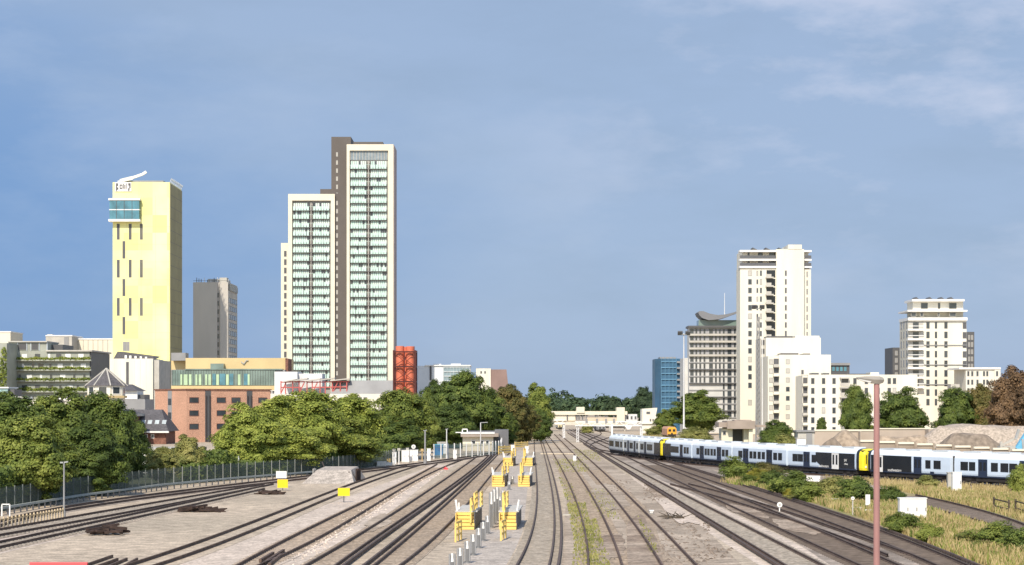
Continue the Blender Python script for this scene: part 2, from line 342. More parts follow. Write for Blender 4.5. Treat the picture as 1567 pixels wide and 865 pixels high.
def blotch(pts, z, m, seed):
    rr = random.Random(seed); ps = [G(*p) for p in pts]; o = []
    cx = sum(p.x for p in ps)/len(ps); w = [(rr.uniform(0, 6.28), rr.choice((3, 5, 7, 9, 13)), rr.uniform(.03, .09)) for _ in range(5)]; st = []
    for a, c in zip(ps, ps[1:]+ps[:1]): st += [a.lerp(c, k/12) for k in range(12)]
    st = [sum((st[(i+j) % len(st)] for j in range(-4, 5)), Vector())/9 for i in range(len(st))]; cc = sum(st, Vector())/len(st)
    for i, q in enumerate(st): f = 1.1+sum(a*math.sin(n*6.283*i/len(st)+p0) for p0, n, a in w); q = cc+(q-cc)*f; o.append((q.x, q.y))
    b = MB(); b.add([(p[0], p[1], z) for p in o], [tuple(range(len(o)))]); b.build('ballast_stain', m, kind='structure')
BL = [([(988, 738), (1006, 748), (1030, 766), (1012, 768), (994, 752)], gstain), ([(960, 800), (985, 790), (1005, 830), (1015, 870), (962, 870)], gstain), ([(988, 775), (1000, 782), (1036, 840), (1020, 850)], gbrown),
      ([(1010, 800), (1050, 806), (1095, 860), (1040, 866)], gbrown), ([(1003, 762), (1042, 768), (1075, 800), (1030, 798)], gpink), ([(560, 800), (590, 785), (600, 800), (566, 816)], gbrown), ([(905, 745), (940, 742), (965, 775), (920, 782)], gbrown),
      ([(1180, 795), (1230, 800), (1260, 820), (1200, 812)], gstain), ([(1110, 770), (1160, 782), (1180, 795), (1120, 785)], gstain), ([(905, 830), (948, 815), (958, 850), (912, 862)], gstain)]
for k, (p, m) in enumerate(BL): blotch(p, .045+k*.001, m, k)
area('scrub_ground', [(-160, 800), (0, 783.5), (121, 762.5), (250, 744.5), (362, 734), (450, 727), (520, 720.5), (580, 712), (640, 701), (640, 690), (560, 692), (300, 694), (-160, 720)], .004, scrub)
area('scrub_ground', [(640, 688), (760, 684), (800, 676), (822, 664), (838, 655), (838, 648), (640, 648)], .006, scrub)
# tracks, from the fence on the left to the far right; every rail traced
track('A', 'curved yard track closest to the green palisade fence on the left', [(0, 800), (97, 778), (174, 766), (250, 758), (362, 741), (477, 729), (550, 722), (631, 711), (683, 704), (739, 696.5), (790, 687)],
      [(0, 806), (97, 784.5), (174, 769), (250, 763), (362, 744), (477, 733), (550, 726), (631, 714.5), (683, 707), (739, 699), (790, 689.5)], 118, 345, bed=gdark, bedw=.6)
track('B', 'second track from the palisade fence, passing the thin white lamp pole', [(0, 813.4), (101, 794), (174, 782), (250, 770), (345, 752), (416, 740.5)], [(0, 822.5), (50, 812), (129, 798), (202, 785), (250, 777), (345, 757), (416, 743)], 104, 196,
      sleepers=(sleeperm, 108, 190, .7), bed=gbrown, deg=2)
track('C', 'third track from the palisade fence, passing the heaps of dark timber', [(0, 832.6), (77, 816), (129, 804.5), (182, 793), (250, 779.5), (370, 753), (400, 746)], [(0, 841.7), (65, 825), (146, 807), (202, 796), (250, 785.5), (370, 758.5), (410, 748)], 98, 185,
      sleepers=(sleeperm, 100, 180, .7), bed=gbrown, deg=2)
track('D', 'siding running past the lower yellow board to the grey stop block', [(210, 864), (281, 839.7), (329.5, 823.5), (400, 795.5), (450, 776), (500, 757), (530, 745), (571, 731), (605, 718), (640, 708)],
      [(252.6, 865), (341.6, 829.6), (400, 809), (450, 789), (517.6, 759), (549.7, 744), (592.5, 730), (624.6, 718.5), (650, 711)], 88, 258, bed=gravel, shiny=False)
track('E', 'siding in pale fresh ballast, right of the lower yellow board', [(400, 849), (481, 807), (571, 763), (600, 749.5), (650, 722), (672, 710)], [(410.7, 865), (464, 835), (584, 767.7), (605.5, 757), (641.6, 735.7), (680.4, 713.5), (716.5, 702)], 88, 262, sleepers=(sleeperb, 92, 250, .75), zbr=285, bed=gpink, shiny=False)
track('F', 'track left of the paired dark rails, with a conductor rail alongside', [(477, 865), (528, 832), (584, 800), (650, 757), (719, 707), (733, 698)], [(520, 865), (588, 814.7), (650, 773), (672, 759), (713.7, 727), (742, 703), (752, 694)], 86, 310, sleepers=(sleeperb, 90, 260, .72), cond=[('r', .45, None)], bed=gbrown, bedw=.55)
track('G', 'track directly left of the yellow access platforms', [(577, 865), (605, 842), (650, 804), (694, 762), (725, 734), (755, 704), (766, 692)], [(619, 865), (692, 795.5), (729, 759), (750, 731.5), (763.6, 713.5), (774, 698), (786, 688)], 86, 330, sleepers=(sleeperb, 90, 260, .72), cond=[('l', -.45, None)], bed=gbrown, bedw=.55)
track('H', 'gently curving track directly right of the yellow access platforms', [(794, 865), (812, 819), (820.6, 776), (822.4, 744), (820.2, 718), (818.5, 701), (817.4, 680), (817.4, 673), (817.8, 664)], [(842, 865), (846.5, 817), (847, 770), (842, 735.6), (838, 718), (833.5, 701), (828, 680), (826, 673), (824, 664)], 86, 560,
      cond=[('r', .45, 420)], sleepers=(sleeperm, 92, 330, .72), bed=gravel, bedw=.6)
track('I', 'weedy track with green plants growing between its rails', [(902, 865), (895.5, 830), (887, 787), (874, 748), (861, 720.6), (846.6, 697), (838, 680), (831, 668)], [(951, 865), (929.7, 808), (919, 782.6), (900, 752.7), (880.5, 720.6), (862, 697), (850, 680), (838, 667)], 86, 500, sleepers=(sleeperb, 90, 240, .75), bed=None, shiny=False)
track('J', 'track right of the weedy one, laid in bare brown ballast', [(1011, 865), (985, 825), (951, 778), (917, 737.7), (885, 703.5), (866, 683), (848, 665)], [(1061, 865), (998.5, 795), (972.5, 772), (929.7, 731), (900, 703.5), (881, 685), (855, 665)], 86, 530, sleepers=(sleeperb, 90, 240, .75), bed=gbrown, bedw=.3, shiny=False)
track('K', 'pale ballasted main track left of the dark main lines', [(1197, 865), (1095, 805), (1038, 769), (993, 740.6), (953, 714), (912, 690), (889, 677), (869, 663)], [(1250, 865), (1147, 809), (1113, 793), (1057, 765), (1025, 748.7), (994, 731), (941, 702), (905, 682), (873, 663)], 86, 560,
      cond=[('l', -.42, 400)], sleepers=(sleeperm, 88, 300, .70), bed=None)
track('L', 'dark main line between the pale track and the train side', [(1308, 864), (1225, 829.6), (1150, 791), (1116, 775), (1051, 745), (994, 717), (950, 696), (905, 674), (870, 657)], [(1338, 852), (1251, 813), (1200, 793), (1148, 770), (1087.5, 744), (1030, 722), (985, 703), (915, 674), (875, 657)], 86, 640,
      sleepers=(sleeperw, 88, 260, .70), bed=None)
track('M', 'dark main line bordering the dry grass verge with bushes', [(1400, 854), (1338, 829.6), (1271, 804), (1198.5, 775), (1150, 758), (1071, 733), (1016.7, 712), (960, 692), (917, 674), (879, 657)], [(1475, 865), (1425, 845.7), (1338, 813), (1219, 771), (1150, 748), (1118, 737), (1047, 716), (985, 697), (929, 675), (884, 657)], 92, 640,
      cond=[('r', .42, 330)], sleepers=(sleeperw, 94, 260, .70), bed=None)
track('N', 'track carrying the white and black passenger trains', [(1567, 743), (1472, 737.5), (1325, 729), (1219, 721), (1134, 714.5), (1072, 709), (1024, 703.5), (950, 695), (905, 672), (886, 657)], [(1567, 748), (1472, 742), (1325, 733.5), (1219, 725.5), (1134, 719), (1072, 713), (1024, 707.5), (950, 699), (915, 676), (892, 658)], 172, 600, bed=None, deg=5)
track('O', 'single track through dry grass at right, beginning behind a white cabinet', [(1395, 773), (1491.5, 798), (1540, 812), (1580, 826)], [(1406.6, 760.8), (1471, 775), (1524, 791), (1567, 805)], 114, 172, sleepers=(sleeperw, 116, 170, .7), bed=gdark, bedw=.5, deg=2)
# crossover between the two dark main lines
fa = rail_fn([(1020, 741), (1080, 757), (1180, 788), (1290, 826), (1380, 862)], 3); fb = rail_fn([(1035, 738), (1110, 757), (1220, 791), (1320, 826), (1400, 854)], 3)
t = thing('railway_track', 'crossover rails slanting across the dark main lines', 'railway track', (fa(130), 130, 0), group='railway tracks through the yard')
for f in (fa, fb): sweep([Vector((f(z), z, .035)) for z in zs(103, 196)], RAIL, 'rail', [rust, railtop], t)

# ------------------------------------------------------------------ buildings on the left
# pale yellow tower
Z = 720; D = 26
T = bthing('tower_block', 'tall pale yellow tower with a blue glass bay near its top', 'tower', 216, Z)
b = MB(); b.pb(172.5, 259.5, 279, None, Z, D); x1 = X(259.5, Z)
b.build('wall', pale, T)
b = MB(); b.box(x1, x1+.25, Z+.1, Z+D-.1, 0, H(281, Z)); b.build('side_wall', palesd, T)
b = MB()
for k in range(1, 9): b.box(x1+.25, x1+.3, Z+D*k/9-.05, Z+D*k/9+.05, 0, H(282, Z))
for k in range(0, 20): zz = H(640-18*k, Z); b.box(x1+.25, x1+.29, Z+.2, Z+D-.2, zz-.06, zz+.06)
b.build('side_joint', dgrey, T)
b = MB()
for px in (194, 216, 238): b.pb(px-.12, px+.12, 300, 545, Z-.03, .03)
for py in range(320, 545, 27): b.pb(200, 259, py-.1, py+.1, Z-.025, .025)
b.build('cladding_joint', mat('joint_yellow', (.50, .47, .24), .6), T)
b = MB(); b.pb(167.5, 213, 306.5, 335.5, Z-2.2, 3.6); bay = b.build('glass_bay', bglass, T)
b = MB(); b.pb(165.8, 214, 303.5, 306.5, Z-2.5, 4); b.pb(165.8, 214, 335.5, 339, Z-2.5, 4); b.pb(167, 213.4, 320.3, 321.7, Z-2.28, 3.6); b.build('bay_slab', wpaint, T)
b = MB()
for px in (178, 190, 202): b.pb(px-.35, px+.35, 306.5, 335.5, Z-2.29, .1)
b.build('mullion', dgrey, bay)
b = MB(); b.pb(176, 201, 279, 293, Z-.4, .4); sg = b.build('sign_panel', wpaint, T)
b = MB()                                                     # dark lettering on the white panel, too blurred in the photo to read
for s in ((177.5, 180.5, 280.5, 284.5), (177.5, 179, 284.5, 292), (179, 181, 287, 290), (183, 184.2, 282.5, 289), (184.2, 186.2, 282.5, 283.8), (184.2, 186.2, 287.8, 289), (186.2, 187.2, 282.5, 289),
          (188.5, 189.5, 281, 289), (190.5, 191.5, 283, 289), (192.8, 193.6, 280.5, 289), (196.2, 199.6, 280.5, 284), (197.8, 199.6, 284, 288), (196, 198, 288, 292)): b.pb(s[0], s[1], s[2], s[3], Z-.55, .15)
b.build('lettering', dgrey, sg)
for row, (y0, y1) in enumerate(((342.5, 367), (369, 396), (397.5, 425), (427, 453.5), (456, 483.5), (485, 512))):
    for px in ((181, 199.2, 216.3) if row % 2 == 0 else (189.6,)): pwin(T, px-2.3, px+2.3, y0, y1, Z, m=dgrey, fm=mgrey, fr=.12)
pwin(T, 188, 198.5, 523, 537.5, Z, m=mgrey, fm=lconc)
b = MB(); p0 = Vector((X(184, Z+4), Z+4, H(277, Z+4))); p1 = Vector((X(202, Z+6), Z+6, H(272.5, Z+6))); p2 = Vector((X(218, Z+6), Z+6, H(267, Z+6))); p3 = Vector((X(224, Z+6), Z+6, H(263, Z+6)))
b.bar(p0, p1, 1.3); b.bar(p1, p2, .9); b.bar(p2, p3, .9); b.bar((p0.x, p0.y, H(280, Z+4)), p0, 1.5); b.build('cleaning_crane', wpaint, T)
b = MB(); b.pb(184, 250, 276.5, 279, Z+6, 12); b.build('roof_plant', mgrey, T)
b = MB()
for k in range(11):
    y = Z+1+k*2.4; b.bar((x1-.1, y, H(279, Z)), (x1+.7, y, H(279, Z)+1.6), .22)
b.bar((x1+.2, Z+1, H(279, Z)+1.2), (x1+.2, Z+25, H(279, Z)+1.2), .15); b.build('roof_railing', steel, T)
# white wing beside its foot
Z = 690
T = bthing('annexe', 'white annexe with a dark slot window at the foot of the pale yellow tower', 'building', 198, Z)
b = MB(); b.pb(157, 234, 549, None, Z, 20); b.build('wall', white, T)
b = MB(); x1 = X(234, Z); b.box(x1, x1+2, Z+1, Z+24, 0, H(551, Z)); b.build('side_wall', lconc, T)
b = MB(); x0 = X(171, Z); xb = X(236, Z)
b.add([(x0, Z+2, H(550, Z)), (x0, Z+12, H(545, Z)), (xb, Z+12, H(545, Z)), (xb, Z+2, H(550, Z)), (X(178, Z), Z+2, H(538, Z)), (X(178, Z), Z+12, H(537, Z)), (X(232, Z), Z+12, H(544, Z)), (X(232, Z), Z+2, H(546, Z))], [(0, 1, 2, 3), (4, 5, 6, 7), (0, 1, 5, 4), (1, 2, 6, 5), (2, 3, 7, 6), (3, 0, 4, 7)]); b.build('roof', slate, T)
for px in (193, 200, 208, 216, 224): pwin(T, px-2.6, px+1.5, 543+(px-190)*.08, 549, Z+1.9, m=wpaint, fm=dgrey, name='roof_window')
pwin(T, 192.8, 197.3, 554, 590, Z, m=dgrey, fm=mgrey)
b = MB()
for px in (166, 175, 184, 206, 215, 224): b.pb(px-.1, px+.1, 551, 600, Z-.02, .02)
b.build('cladding_joint', lconc, T)
# grey tower, partly in the shadow of the pale one
Z = 773
T = bthing('office_tower', 'dark grey concrete tower with aerials on its roof', 'tower', 322, Z)
b = MB(); xa, xb_, xc = X(295, Z), X(332.5, Z), X(349, Z)
b.prism([(xa, Z+.8), (xb_, Z), (xb_, Z+.8), (xb_+1.1, Z+.8), (xb_+1.1, Z), (xc, Z), (xc, Z+26), (xa, Z+26)], 0, H(432, Z)); b.build('wall', gconc, T)
for k in range(9): pwin(T, 331.4, 335.2, 448+k*12.6, 455.5+k*12.6, Z+.7, m=glass, fm=mgrey)
b = MB(); b.box(xc, xc+.4, Z+1, Z+25, H(444, Z), H(435, Z)); b.build('louvre', tdark, T)
for k in range(9):
    for j in range(4): y = Z+4.5+j*5.6; win(T, 0, 5.0, 0, 2.0, 0, m=glass, fm=dgrey, at=(xc+.02, y, H(459+k*12.6, Z)), rz=R(90))
b = MB(); b.pb(318, 346, 427, 432, Z+5, 12); b.pb(336, 347, 425, 432.5, Z+2, 5); b.build('roof_plant', lconc, T)
b = MB()
for px, h in ((298, 9), (302, 7), (306, 6), (311, 8), (314, 5), (321, 5), (326, 8), (331, 9), (337, 6), (342, 6), (347, 5)): b.cyl((X(px, Z), Z+2+px % 5, H(433, Z)), (X(px, Z), Z+2+px % 5, H(431-h*.8, Z)), .16, .12, 6, px % 2)
b.build('aerial', [dgrey, wpaint], T)
b = MB(); b.bar((xa, Z+1.1, H(429.5, Z)), (xc, Z+.4, H(429.5, Z)), .12); b.build('roof_railing', dgrey, T)
# tall twin apartment slabs with a brown core
Z = 840; CLAD = 'tall twin apartment tower'
T = bthing('apartment_tower', 'tallest tower, twin cream framed balcony slabs joined by a brown core', 'apartment tower', 520, Z)
b = MB(); b.pb(507, 537, 209.5, None, Z+7, 16); b.pb(512, 531, 296, None, Z+1.5, 6); b.build('core', dbrown, T)
b = MB(); b.pb(490, 507.5, 289.5, 299, Z+8, 8); b.pb(541, 586, 217.3, 222, Z+5, 10); b.pb(459, 487, 297, 298, Z+5, 8); b.build('roof_plant', dbrown, T)
for k in range(28): pwin(T, 514.2, 517.2, 233+k*12.4, 240+k*12.4, Z+7 if k < 6 else Z+1.5, m=lconc, fm=mgrey, fr=.12)
def slab(px0, px1, top, wl, wr, hf, zone0, bottom, pitch, D, side):
    b = MB(); b.pb(px0, px1, top, None, Z+1.3, D); b.build('wall', mat('slab_back', (.30, .29, .27), .7), T)
    b = MB(); b.pb(px0, px0+wl, top, None, Z, 1.3); b.pb(px1-wr, px1, top, None, Z, 1.3); b.pb(px0+wl, px1-wr, top, top+hf, Z, 1.3)
    if side: b.box(X(px1, Z)+.0, X(px1, Z)+.3, Z+.3, Z+D, 0, H(top+1, Z), 1)  # right side of the cream frame, its shade put into a pinkish grey
    b.build('frame', [cream, mat('shaded_cream_side', (.36, .30, .29), .7)], T)
    a, c = px0+wl+1, px1-wr-2.5; mid = a+(c-a)*.5; n = int((bottom-zone0)/pitch); hp = H(0, Z)-H(pitch, Z)
    for i in range(n+1):
        y0 = zone0+i*pitch; y1 = y0+pitch
        for u, v in ((a+.6, mid-3.2), (mid+3.2, c)):
            key = ('strip', round(v-u, 1), (i*7+int(u)) % 9, i % 5)
            if key not in WC:
                w = X(v, Z)-X(u, Z); q = MB(); m = 8; r = random.Random(i*31+int(u))
                for j in range(m):
                    th_ = (.62, .5, .66, .38, .58)[i % 5]; k2 = 1 if r.random() < th_ else (2 if r.random() < .7 else 0)
                    q.box(w*j/m+.13, w*(j+1)/m-.13, -.08, 0, .1, hp-.22, k2)
                q.box(0, w, -.04, .02, 0, hp, 3); o = q.build('window', [glass, mintw, mint, mgrey]); WC[key] = o.data; bpy.data.objects.remove(o)
            o = bpy.data.objects.new('window', WC[key]); COL.objects.link(o); o.parent = T; o.location = mw(T).inverted() @ Vector((X(u, Z), Z+1.27, H(y1, Z)))
        key = ('balcony', px0)
        if key not in WC:
            w = X(c, Z)-X(a, Z); q = MB(); q.box(0, w, .1, 1.2, -.2, .12, 0); q.box(w*.5-.9, w*.5-.75, .5, 1.2, .12, hp-.2, 0); q.box(w*.5+.75, w*.5+.9, .5, 1.2, .12, hp-.2, 0); q.box(w*.5-.14, w*.5+.14, .12, .3, -.2, hp-.2, 1); o = q.build('balcony', [dgrey, lconc]); WC[key] = o.data; bpy.data.objects.remove(o)
            q = MB()
            for s in (0, 1):
                for j in range(6):
                    e0 = w*(s*.5)+(w*.5-.8)*j/6+(.8 if s else 0); q.box(e0+.13, e0+(w*.5-.8)/6-.13, .05, .1, .1, 1.7, 0)
            q.box(.04, w-.04, .04, .12, 1.75, 1.83, 0); o = q.build('balustrade', [mint]); WC[key+('g',)] = o.data; bpy.data.objects.remove(o)
        o = bpy.data.objects.new('balcony', WC[key]); COL.objects.link(o); o.parent = T; o.location = mw(T).inverted() @ Vector((X(a, Z), Z+.04, H(y1, Z)))
        g = bpy.data.objects.new('balustrade', WC[key+('g',)]); COL.objects.link(g); g.parent = o
slab(441, 512.3, 297, 6, 6, 10, 309.5, 590, 12.85, 20, False)
slab(530.5, 602, 221, 4.5, 8, 9.5, 245.5, 590, 13.07, 19, True)
b = MB(); b.pb(535.5, 593, 231, 245, Z+1.0, .35); s = b.build('top_glazing', mat('grey_glass', (.20, .24, .27), .2, .3, .4, spec=.6), T)
b = MB()
for k in range(13): b.pb(536+k*4.7, 536.7+k*4.7, 231, 245, Z+.9, .1)
b.build('mullion', lconc, s)
b = MB(); b.pb(430, 441, 372, None, Z+5, 14); b.build('side_wing', cream, T)
for k in range(16): pwin(T, 434.6, 438.6, 384+k*12.85, 393+k*12.85, Z+5, m=dgrey, fm=mgrey)
# podium: tan roofed hall with a glazed band
Z = 640
T = bthing('shopping_centre', 'tan roofed hall with a long green glass band, behind the red brick block', 'building', 345, Z)
b = MB(); b.pb(262, 436, 566, None, Z, 30); b.build('wall', mgrey, T)
b = MB(); b.pb(284, 437, 548, 566.2, Z+4, 24); b.pb(262, 284, 551, 566.2, Z+8, 18); b.pb(262, 434, 590.5, 597.5, Z-.9, 1.2); b.build('roof_band', tan, T)
b = MB(); b.pb(283, 432, 564.5, 566.2, Z-.6, 10); b.pb(322, 342, 556.5, 566.4, Z+1, 4); b.build('coping', gglass, T)
b = MB(); b.pb(263, 421, 566.5, 590, Z-.3, .3); gl = b.build('glass_band', gglass, T)
b = MB()
for k in range(40): px = 264+k*3.95; b.pb(px, px+.3, 566.5, 590, Z-.45, .16)
b.build('mullion', dgrey, gl)
b = MB()
for px, w in ((276, 3), (281, 6), (289, 4), (299, 3), (304, 4), (314, 3), (319, 4), (331, 4), (346, 4), (364, 4), (379, 3)): b.pb(px, px+w, 573, 589.5, Z-.6, .14)
b.build('glass_fin', lgrn, gl)
b = MB()
for px, w in ((325, 5), (336, 9), (351, 6), (373, 6)): b.pb(px, px+w, 572, 589.5, Z-.58, .1)
b.build('dark_pane', bglass, gl)
b = MB(); b.pb(436.6, 441, 549, 575, Z+3, 10); b.build('end_cap', brick2, T)
b = MB(); p = [(369, 553), (373, 557), (377, 551.5), (380, 551)]
for (a, c), (d, e) in zip(p, p[1:]): b.bar((X(a, Z+3.8), Z+3.6, H(c, Z)), (X(d, Z+3.8), Z+3.6, H(e, Z)), .25)
b.build('roof_sculpture', steel, T)
b = MB(); b.pb(262, 284, 540, 552, Z+4, 6); b.build('lift_overrun', mgrey, T)
# white service block with red trusses
Z = 600
T = bthing('service_block', 'low white and grey block with red steel frames on its roof', 'building', 510, Z)
b = MB(); b.pb(390, 606, 603, None, Z, 18); b.build('wall', white, T)
b = MB(); b.pb(420, 455, 569, 604, Z+6, 14); b.pb(455, 493, 572, 604, Z+8, 10); b.build('penthouse', mat('pale_grey', (.62, .62, .63), .6), T)
b = MB(); xa, xb_ = X(506, Z), X(606, Z); b.prism([(Z+1, H(603, Z)), (Z+3.5, H(582, Z)), (Z+14, H(582, Z)), (Z+16, H(603, Z))], xa, xb_, 0, 'x'); b.build('mansard_roof', mgrey, T)
b = MB()
for px in (429, 436, 447, 457, 469, 477, 489, 497, 508, 520, 530): b.bar((X(px, Z), Z+1.6, H(604, Z)), (X(px, Z), Z+1.6, H(583, Z)), .32)
for a, c in ((429, 470), (470, 534)): b.bar((X(a, Z), Z+1.6, H(585, Z)), (X(c, Z), Z+1.6, H(584, Z)), .36)
b.bar((X(429, Z), Z+1.6, H(593, Z)), (X(460, Z), Z+1.6, H(593, Z)), .35); b.bar((X(477, Z), Z+1.6, H(593, Z)), (X(530, Z), Z+1.6, H(592, Z)), .35)
for a in (429, 457, 477, 508): b.bar((X(a, Z), Z+1.6, H(602, Z)), (X(a+8, Z), Z+1.6, H(585, Z)), .3)
b.build('steel_frame', mat('faded_red', (.42, .10, .09), .6, .15, .5), T)
b = MB()
for a, c, e in ((433, 452, 580), (449, 470, 578.5), (466, 490, 579), (488, 512, 577.5), (505, 535, 578.5)): b.add([(X(a, Z), Z+.5, H(e+3.5, Z)), (X(c, Z), Z+.5, H(e, Z)), (X(c, Z), Z+5, H(e, Z)), (X(a, Z), Z+5, H(e+3.5, Z)), (X(a, Z), Z+.5, H(e+5, Z)), (X(c, Z), Z+.5, H(e+2, Z)), (X(c, Z), Z+5, H(e+2, Z)), (X(a, Z), Z+5, H(e+5, Z))], [(0, 1, 2, 3), (4, 5, 6, 7), (0, 1, 5, 4), (1, 2, 6, 5), (2, 3, 7, 6), (3, 0, 4, 7)])
b.build('canopy', lconc, T)
for px in (392, 402, 548, 556): pwin(T, px, px+6, 608, 613.5, Z, m=glass, fm=mgrey)
b = MB()
for px in range(391, 430, 5): b.bar((X(px, Z), Z+.2, H(603, Z)), (X(px, Z), Z+.2, H(598, Z)), .15)
b.bar((X(391, Z), Z+.2, H(598, Z)), (X(425, Z), Z+.2, H(598, Z)), .15); b.build('roof_railing', wpaint, T)
# red flue stack
Z = 560
T = bthing('flue_stack', 'red cylinder flues inside a dark red steel frame', 'flue stack', 619, Z)
cx = X(619, Z); cy = Z+3.4; rr = 3.1
for i, (dx, dy) in enumerate(((-1.45, -1.2), (1.45, -1.2), (-1.45, 1.6), (1.45, 1.6), (0, 0))):
    b = MB(); b.cyl((cx+dx, cy+dy, 0), (cx+dx, cy+dy, H(529.5+(i % 3), Z)), 1.22, n=18); b.build('flue', redp, T)
b = MB(); dr = mat('dark_red_steel', (.075, .018, .016), .5, .1, 1)
q = [(cx+i*rr, cy+j*rr) for i, j in ((-1, -1), (1, -1), (1, 1), (-1, 1))]
for x, y in q: b.bar((x, y, 0), (x, y, H(536, Z)), .5)
lv = [H(y, Z) for y in (538.5, 561, 584, 606, 628)]
for z in lv:
    for i in range(4): b.bar(q[i]+(z,), q[(i+1) % 4]+(z,), .38)
b.build('frame', dr, T); b = MB()
for z0, z1 in zip(lv, lv[1:]):
    zm = (z0+z1)/2
    for i in range(4):
        p, r2 = q[i], q[(i+1) % 4]; mx_ = ((p[0]+r2[0])/2, (p[1]+r2[1])/2)
        b.bar(p+(z0,), mx_+(zm,), .15); b.bar(p+(z1,), mx_+(zm,), .15); b.bar(r2+(z0,), mx_+(zm,), .15); b.bar(r2+(z1,), mx_+(zm,), .15)
    b.bar(((q[0][0]+q[1][0])/2, q[0][1], z0), ((q[0][0]+q[1][0])/2, q[0][1], z1), .24)
b.build('brace', dr, T)
# white and glass office
Z = 900
T = bthing('office_building', 'white and glass office block behind the dark trees, right of the red flues', 'building', 680, Z)
b = MB(); b.pb(639, 678.5, 560, None, Z, 24); b.build('wall', mat('cool_white', (.70, .73, .76), .6, .05, .1), T)
b = MB(); b.pb(657.5, 660.5, 560.5, 582, Z-.3, .3); b.build('slot', dgrey, T)
b = MB(); b.pb(678.6, 719, 560, None, Z, 26); gl = b.build('glass_wing', mat('cool_glass', (.22, .30, .34), .2, .25, .2, spec=.6), T)
b = MB()
for py in (561, 568, 575, 582, 589): b.pb(678.6, 719, py, py+1.6, Z-.3, .3)
for k in range(9): b.pb(679+k*4.9, 679.5+k*4.9, 560, 600, Z-.25, .25)
b.build('spandrel', mat('cool_panel', (.50, .55, .58), .5), gl)
b = MB(); b.pb(650, 720, 558.6, 560.2, Z-.6, 27); b.pb(663, 675, 557, 559, Z+8, 6); b.pb(690, 705, 556.8, 559, Z+8, 6); b.build('roof', wpaint, T)
Z = 950
T = bthing('gallery_building', 'white box joined to a brown tapered block above the dark trees', 'building', 752, Z)
b = MB(); b.pb(728.5, 751, 564, None, Z, 14); b.build('wall', white, T)
b = MB(); x0, x1 = X(750, Z-1), X(779, Z-1); z0, z1 = 0, H(565.5, Z)
b.add([(x0, Z-1, z0), (x1+1.5, Z-1, z0), (x1+1.5, Z+16, z0), (x0, Z+16, z0), (X(751, Z), Z+1, z1), (X(775, Z), Z+1, z1), (X(775, Z), Z+14, z1), (X(751, Z), Z+14, z1)], [(0, 3, 2, 1), (4, 5, 6, 7), (0, 1, 5, 4), (1, 2, 6, 5), (2, 3, 7, 6), (3, 0, 4, 7)]); b.build('tapered_block', mat('brown_panel', (.25, .17, .15), .7, .08, .2), T)
pwin(T, 735, 737.5, 568, 572, Z, m=glass); pwin(T, 741, 743.5, 568, 572, Z, m=glass)
# red brick block, its corner towards the camera
Z = 420; an = R(38); c0 = Vector((X(285.5, Z), Z, 0)); L = H(597, Z); Rr = H(598.5, Z)
T = thing('brick_building', 'red brick block with dark drainpipe strips and small square windows', 'building', c0, 0)
dl = Vector((-math.sin(an), math.cos(an), 0)); dr_ = Vector((math.cos(an), math.sin(an), 0)); wl = 14.3; wr = 20.8
def wallpt(d, s, z, o=0):
    n = Vector((d.y, -d.x, 0));
    if n.y > 0: n = -n
    p = c0+d*s+n*o; p.z = z; return p
b = MB(); p = [c0, c0+dr_*wr, c0+dr_*wr+dl*wl, c0+dl*wl]; b.prism([(v.x, v.y) for v in p], 0, L); b.build('wall', brick, T)
b = MB(); q = [c0-dl*.2-dr_*.2, c0+dr_*(wr+.2)-dl*.2, c0+dr_*(wr+.2)+dl*(wl+.2), c0+dl*(wl+.2)-dr_*.2]; b.prism([(v.x, v.y) for v in q], L, L+.28); b.build('parapet', brick2, T)
ar = math.atan2(dr_.y, dr_.x); al = math.atan2(-dl.y, -dl.x); sr = lambda px: (X(px, Z)-c0.x)/math.cos(an)*(1+(px-285)*.00022)
for py in (612.5, 632.5, 653):
    for px in (295.5, 332.5, 352.5, 389): win(T, 0, 2.3, 0, 1.25, 0, m=glass, fm=brick2, at=wallpt(dr_, sr(px), H(py, Z)), rz=ar)
b = MB(); b.T = Matrix.Translation(c0) @ Matrix.Rotation(ar, 4, 'Z')
for px in (314.5, 371): s = sr(px); b.box(s-.7, s+.7, -.06, .1, 0, L-.1, 0)
b.build('dark_strip', dgrey, T); b = MB(); b.T = Matrix.Translation(c0) @ Matrix.Rotation(ar, 4, 'Z')  # plain dark grey strips, set slightly proud of the brick
for px in (314.5, 371):
    s = sr(px)
    for e in (-.45, .45): b.box(s+e-.09, s+e+.09, -.22, -.06, 0, L-1.2, 0)
b.build('downpipe', dsteel, T)
b = MB(); b.T = Matrix.Translation(c0) @ Matrix.Rotation(al, 4, 'Z'); s = -(285.5-252)/63*wl*.98; b.box(s-.9, s+.9, -.05, .1, 0, L-.1, 0)
for z in (2.5, 5, 8): b.box(s-.7, s+.7, -.1, -.05, z, z+1.4, 1)
b.build('stair_window_strip', [mgrey, glass], T)
# planted terraces hotel
Z = 560
T = bthing('terraced_building', 'grey green block with planted terraces on every floor', 'building', 82, Z)
gw = mat('grey_green_panel', (.33, .345, .30), .6, .12, .3); fl = [539, 554, 570.5, 587, 604]
b = MB(); b.pb(13, 137, 537.5, None, Z, 26); b.pb(13, 72, 523.5, 537.6, Z+.5, 14); b.build('wall', gw, T)
b = MB(); b.pb(72, 96, 527.5, 537.6, Z+6, 14); b.build('roof_plant', dgrey, T)
b = MB(); b.pb(70, 141, 535.8, 538, Z-.8, 27); b.pb(12, 72, 522, 523.8, Z-.2, 15); b.build('coping', lconc, T)
b = MB(); x1 = X(137, Z); b.box(x1, x1+.4, Z+.3, Z+26, 0, H(538.5, Z)); b.build('side_wall', dgrey, T)
b = MB()
for px in (13, 27, 41, 47, 60, 72): b.pb(px-.6, px+.6, 524, 537, Z+.3, .3)
